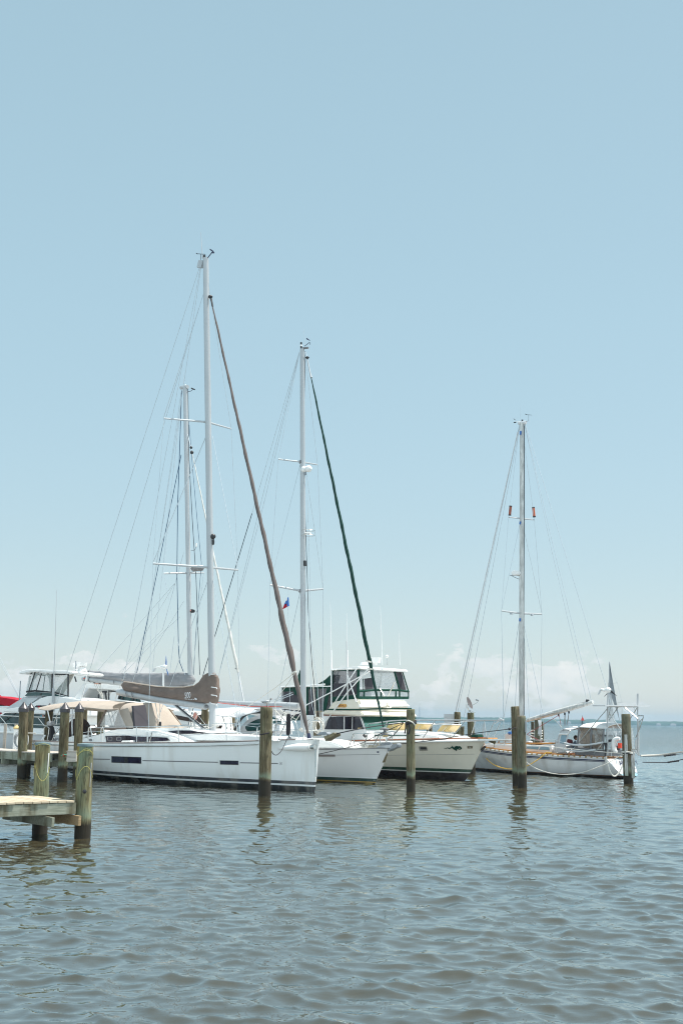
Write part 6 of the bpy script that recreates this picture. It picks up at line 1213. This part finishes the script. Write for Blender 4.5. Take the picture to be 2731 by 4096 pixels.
b.slab('hull_step', 'white', [n1(-200, 1640), n1(690, 1655), n1(905, 1660), n1(1700, 1690), n1(1700, 1560), n1(1000, 1540), n1(330, 1520), n1(-200, 1440)], 1.95, .2, .03)
b.line('hull_line', 'lgrey', [n1(-200, 1745), n1(320, 1760), n1(690, 1785), n1(900, 1790)], .04, 2.12)

# ================================================================== BOAT 7: second white motor yacht behind
b = Boat('motor_yacht', 'white motor yacht partly hidden behind the sail covers, next to the glazed flybridge one', 'motor yacht', (-14.5, 72), 165, 1, 'white motor yachts by the finger pier')
b.hull('hull7', 12, [(0, -.4), (1, 1.0)], [(0, -10), (1, -10.2)], [(0, 2.0), (.3, 1.8), (1, 1.6)], [(0, -.35), (1, -.4)], [(0, .06), (.06, .8), (.2, 1.7), (.4, 2.1), (1, 2.0)], [(0, .05), (.3, .5), (.6, .9), (1, .9)])
b.shell('superstructure', 'white', [cA(930, 830), cA(930, 690), cA(960, 600), cA(1400, 585), cB(700, 580), cB(1010, 620), cB(1010, 790), cB(0, 790)], 1.8, .05)
for y_ in (640, 690): b.line('panel_seam', 'lgrey', [cB(100, y_), cB(260, y_+8)], .02, 1.83)
b.slab('roof', 'white', [cA(960, 425), cA(1040, 398), cA(1180, 405), cA(1500, 425), cA(1500, 478), cA(1050, 450), cA(1000, 500), cA(960, 600), cA(948, 600)], 1.7, 3.4, .03)
b.slab('side_panel', 'lgrey', [cA(950, 598), cA(1042, 452), cA(1000, 440), cA(945, 560)], 1.72, .1, .02)
for q in (([cA(1282, 585), cA(1285, 482), cA(1400, 490)]), ([cA(1255, 585), cA(1240, 490)]), ([cA(1160, 585), cA(1165, 520)]), ([cA(1160, 490), cA(1260, 492)]), ([cB(455, 510), cB(470, 470)]), ([cB(490, 515), cB(500, 470)]), ([cB(600, 525), cB(605, 495)]), ([cB(630, 530), cB(625, 495)])): b.line('window_frame', 'black', q, .05, 1.6)
b.slab('windscreen', 'glassg', [cB(455, 515), cB(470, 478), cB(560, 490), cB(680, 510), cB(690, 545), cB(560, 530)], 1.5, .05); b.line('top_dome', 'white', [cB(230, 372), cB(250, 345), cB(345, 348), cB(360, 365)], .12, .5); b.line('dome_trim', 'varnish', [cB(210, 352), cB(270, 364)], .05, .7)
b.slab('rear_hull', 'white', [cB(820, 620), cB(860, 600), cB(1010, 610), cB(1040, 640), cB(1000, 680), cB(840, 670)], 1.9, 1, .05)

# ================================================================== BOAT 8: red canvas boat at the left edge
b = Boat('cabin_boat', 'boat under a red canvas awning at the left edge', 'boat', (-24.5, 88), 165, 1)
b.hull('hull7', 10, [(0, -.4), (1, 1.0)], [(0, -8), (1, -8.2)], [(0, 1.8), (1, 1.4)], [(0, -.35), (1, -.4)], [(0, .06), (.06, .8), (.2, 1.5), (.4, 1.8), (1, 1.6)], [(0, .05), (.3, .5), (1, .9)])
b.shell('cabin', 'white', [n1(-350, 1430), n1(30, 1340), n1(60, 1240), n1(180, 1090), n1(-350, 1070)], 1.3, .05)
b.shell('awning', 'red', [n1(-350, 1055), n1(-200, 850), n1(0, 880), n1(30, 885), n1(370, 940), n1(280, 1000), n1(200, 1070), n1(100, 1060), n1(0, 1040)], 1.4, .06); b.shell('lower_canvas', 'red', [n1(-350, 1260), n1(-350, 1180), n1(0, 1180), n1(75, 1225), n1(0, 1255)], 1.35, .05)
g = G(); g.ball(b.P(n1(0, 870), .2), .12, 8, 6); b.part(g, 'awning_knob', 'red'); wires(b, [[n1(435, 900), n1(0, 50), (-60, 2450)], [n1(410, 900), n1(-30, 80), (-80, 2440)]], .014)

# ================================================================== mooring lines
def rope(label, mat, pts, r=.018, cat='rope', group='mooring lines', sm=6, name='mooring_line'):
    g = G().tube(smooth_path(pts, sm), r, 6); o = g.build(name, mat); return tagit(o, label, cat, group)
def bw(boat, p, off=0): return boat.root.matrix_basis @ boat.P(p, off)
pz = lambda px, py, o_, dy=-.02: D(px, py, o_.y+dy)
k1 = D(1625, 2888, bd_.y-.02)
ropes = []
rope('black line from the rope-wound pile to the anchor of the large white sloop', 'black_rope', [pz(1612, 2891, bd_), D(1500, 2905, 43.9), D(1420, 2919, 42.9), bw(B1, n5(398, 386), .05)], .02)
rope('thin dark line sagging from the rope-wound pile behind the large white sloop bow', 'black_rope', [pz(1612, 2894, bd_), D(1520, 2935, 45.8), D(1440, 2975, 46.6), D(1340, 3002, 47.2), D(1262, 3019, 47.6)], .014)
rope('dark mooring line from the rope-wound pile to the green-furled sloop bow', 'black_rope', [pz(1612, 2892, bd_), D(1580, 2935, 46.8), bw(B2, n5(1330, 480), .2)], .012)
g = G()
for k in range(4): g.tube([(bd_.x+(rd_+.02)*math.cos(a), bd_.y+(rd_+.02)*math.sin(a), D(1642, 2886, bd_.y).z-.03*k+.05*math.sin(a+k)+.02*math.cos(a)) for a in [2*math.pi*i/22 for i in range(23)]], .02, 6)
kk = D(1622, 2888, bd_.y-.16); g.tube(smooth_path([kk, kk+Vector((.0, 0, -.2)), kk+Vector((-.03, 0, -.42))], 4), .03, 6); kk = D(1634, 2896, bd_.y-.2); g.tube(smooth_path([kk, kk+Vector((.04, 0, -.2)), kk+Vector((-.02, 0, -.38))], 4), .028, 6)
tagit(g.build('rope_winding', 'black_rope'), 'black rope wound and knotted round the pile before the cream motor yacht', 'rope')
rope('white rope loop over the rope-wound pile', 'white_rope', [pz(1624, 2885, bd_, -.17), pz(1632, 2882, bd_, -.2), pz(1650, 2890, bd_, -.2), pz(1660, 2902, bd_, -.1)], .025)
rope('long dark mooring line from the twin piles across the cream bow', 'black_rope', [pz(2098, 2903, be_, -.18), D(2036, 2916, 49.6), D(1900, 2933, 50.6), D(1760, 2957, 51.6), D(1600, 2976, 52.3)], .018)
g = G().ball(pz(2036, 2916, be_, -.2), .06, 8, 6); tagit(g.build('rope_knot', 'black_rope'), 'dark knot in the long line left of the twin piles', 'knot')
rope('yellow mooring line drooping along the bow of the rightmost sloop', 'yellow_rope', [bw(B4, cF(315, 1050), .35), bw(B4, cF(370, 1125), 1.0), bw(B4, cF(440, 1190), 1.6), bw(B4, cF(540, 1232), 2.0), bw(B4, cF(650, 1243), 2.1), bw(B4, cF(790, 1216), 2.0), bw(B4, cF(900, 1155), 1.8), bw(B4, cF(980, 1095), 1.6), bw(B4, cF(1000, 1072), 1.5), bw(B4, cF(1060, 1075), 1.5)], .028)
rope('white mooring line drooping low along the side of the rightmost sloop', 'white_rope', [bw(B4, cF(790, 1170), 2.0), bw(B4, cF(900, 1240), 2.0), bw(B4, cF(1060, 1290), 2.0), bw(B4, cF(1250, 1300), 2.0), bw(B4, cF(1400, 1275), 1.9), bw(B4, cF(1568, 1215), 1.9), bw(B4, n6(960, 885), 1.9), bw(B4, n6(1170, 765), 1.7), pz(2492, 3018, bg__, -.2)], .022)
rope('pale dock line from midships of the rightmost sloop to the battened pile', 'white_rope', [bw(B4, n6(-300, 610), 1.7), bw(B4, n6(300, 665), 1.7), bw(B4, n6(800, 715), 1.7), pz(2486, 3014, bg__, -.2)], .018)
rope('thick white rope loop hanging from the stern quarter of the rightmost sloop', 'white_rope', [bw(B4, n6(948, 790), 1.4), bw(B4, n6(975, 900), 1.5), bw(B4, n6(1010, 1010), 1.55), bw(B4, n6(1065, 1062), 1.4), bw(B4, n6(1130, 1010), 1.2), bw(B4, n6(1185, 900), 1.0)], .035)
def wound(o_, b_, r_, px, py, n, mat, rr, label):
    zc = D(px, py, b_.y-r_).z; g = G()
    for k in range(n): g.tube([(b_.x+(r_+.06)*math.cos(a), b_.y+(r_+.07)*math.sin(a), zc-.045*k+.02*math.sin(2*a+k)) for a in [2*math.pi*i/22 for i in range(23)]], rr, 6)
    tagit(g.build('rope_winding', mat), label, 'rope')
wound(pg_, bg__, rg_, 2512, 3008, 2, 'white_rope', .026, 'white rope wound round the rightmost battened pile'); wound(pg_, bg__, rg_, 2512, 3014, 1, 'black_rope', .028, 'black rope loop under the white winding on the rightmost pile')
rope('thick white mooring line leaving the rightmost sloop towards the right edge', 'white_rope', [bw(B4, cG(1065, 1248), -.9), D(2640, 3019, 60.5), D(2731, 3007, 59), D(2800, 3000, 58)], .045)
rope('upper dark mooring line with chafe winding leaving towards the right edge', 'black_rope', [bw(B4, cG(1060, 1256), -.9), D(2650, 3024, 60.3), D(2700, 3018, 59.4), D(2731, 3015, 59), D(2800, 3008, 58)], .014)
rope('lower dark mooring line with chafe winding leaving towards the right edge', 'black_rope', [bw(B4, cG(1085, 1325), -.9), D(2660, 3050, 60), D(2700, 3044, 59.2), D(2731, 3037, 58.7), D(2800, 3026, 57.6)], .022)
for (x0, y0, x1, y1), lb in (((2652, 3024.5, 2700, 3018), 'black chafe winding on the upper dark line at the right edge'), ((2668, 3050, 2712, 3043), 'black chafe winding on the lower dark line at the right edge')):
    g = G(); A = D(x0, y0, 60.0); Z_ = D(x1, y1, 59.3); g.tube([A.lerp(Z_, i/20) + Vector((0, 0, .015*math.sin(i*1.6))) for i in range(21)], [.02+.025*abs(math.sin(i*.9)) for i in range(21)], 7); tagit(g.build('chafe_guard', 'black_rope'), lb, 'rope guard')
rope('dark line drooping from the large white sloop bow to the thick split pile', 'black_rope', [bw(B1, cC(910, 668), .55), bw(B1, cC(880, 735), 1.0), bw(B1, cC(845, 800), 1.5), bw(B1, cC(800, 836), 1.9), D(1094, 3016, 41.6), D(1086, 3005, bc_.y+.1)], .014)
zc = D(1062, 2934, bc_.y-rc_).z; g = G().tube([(bc_.x+(rc_+.015)*math.cos(a), bc_.y+(rc_+.015)*math.sin(a), zc+.05*math.cos(a)) for a in [2*math.pi*i/24 for i in range(25)]], .02, 6); tagit(g.build('rope_loop', 'black_rope'), 'dark rope loop tied round the thick split pile', 'rope')
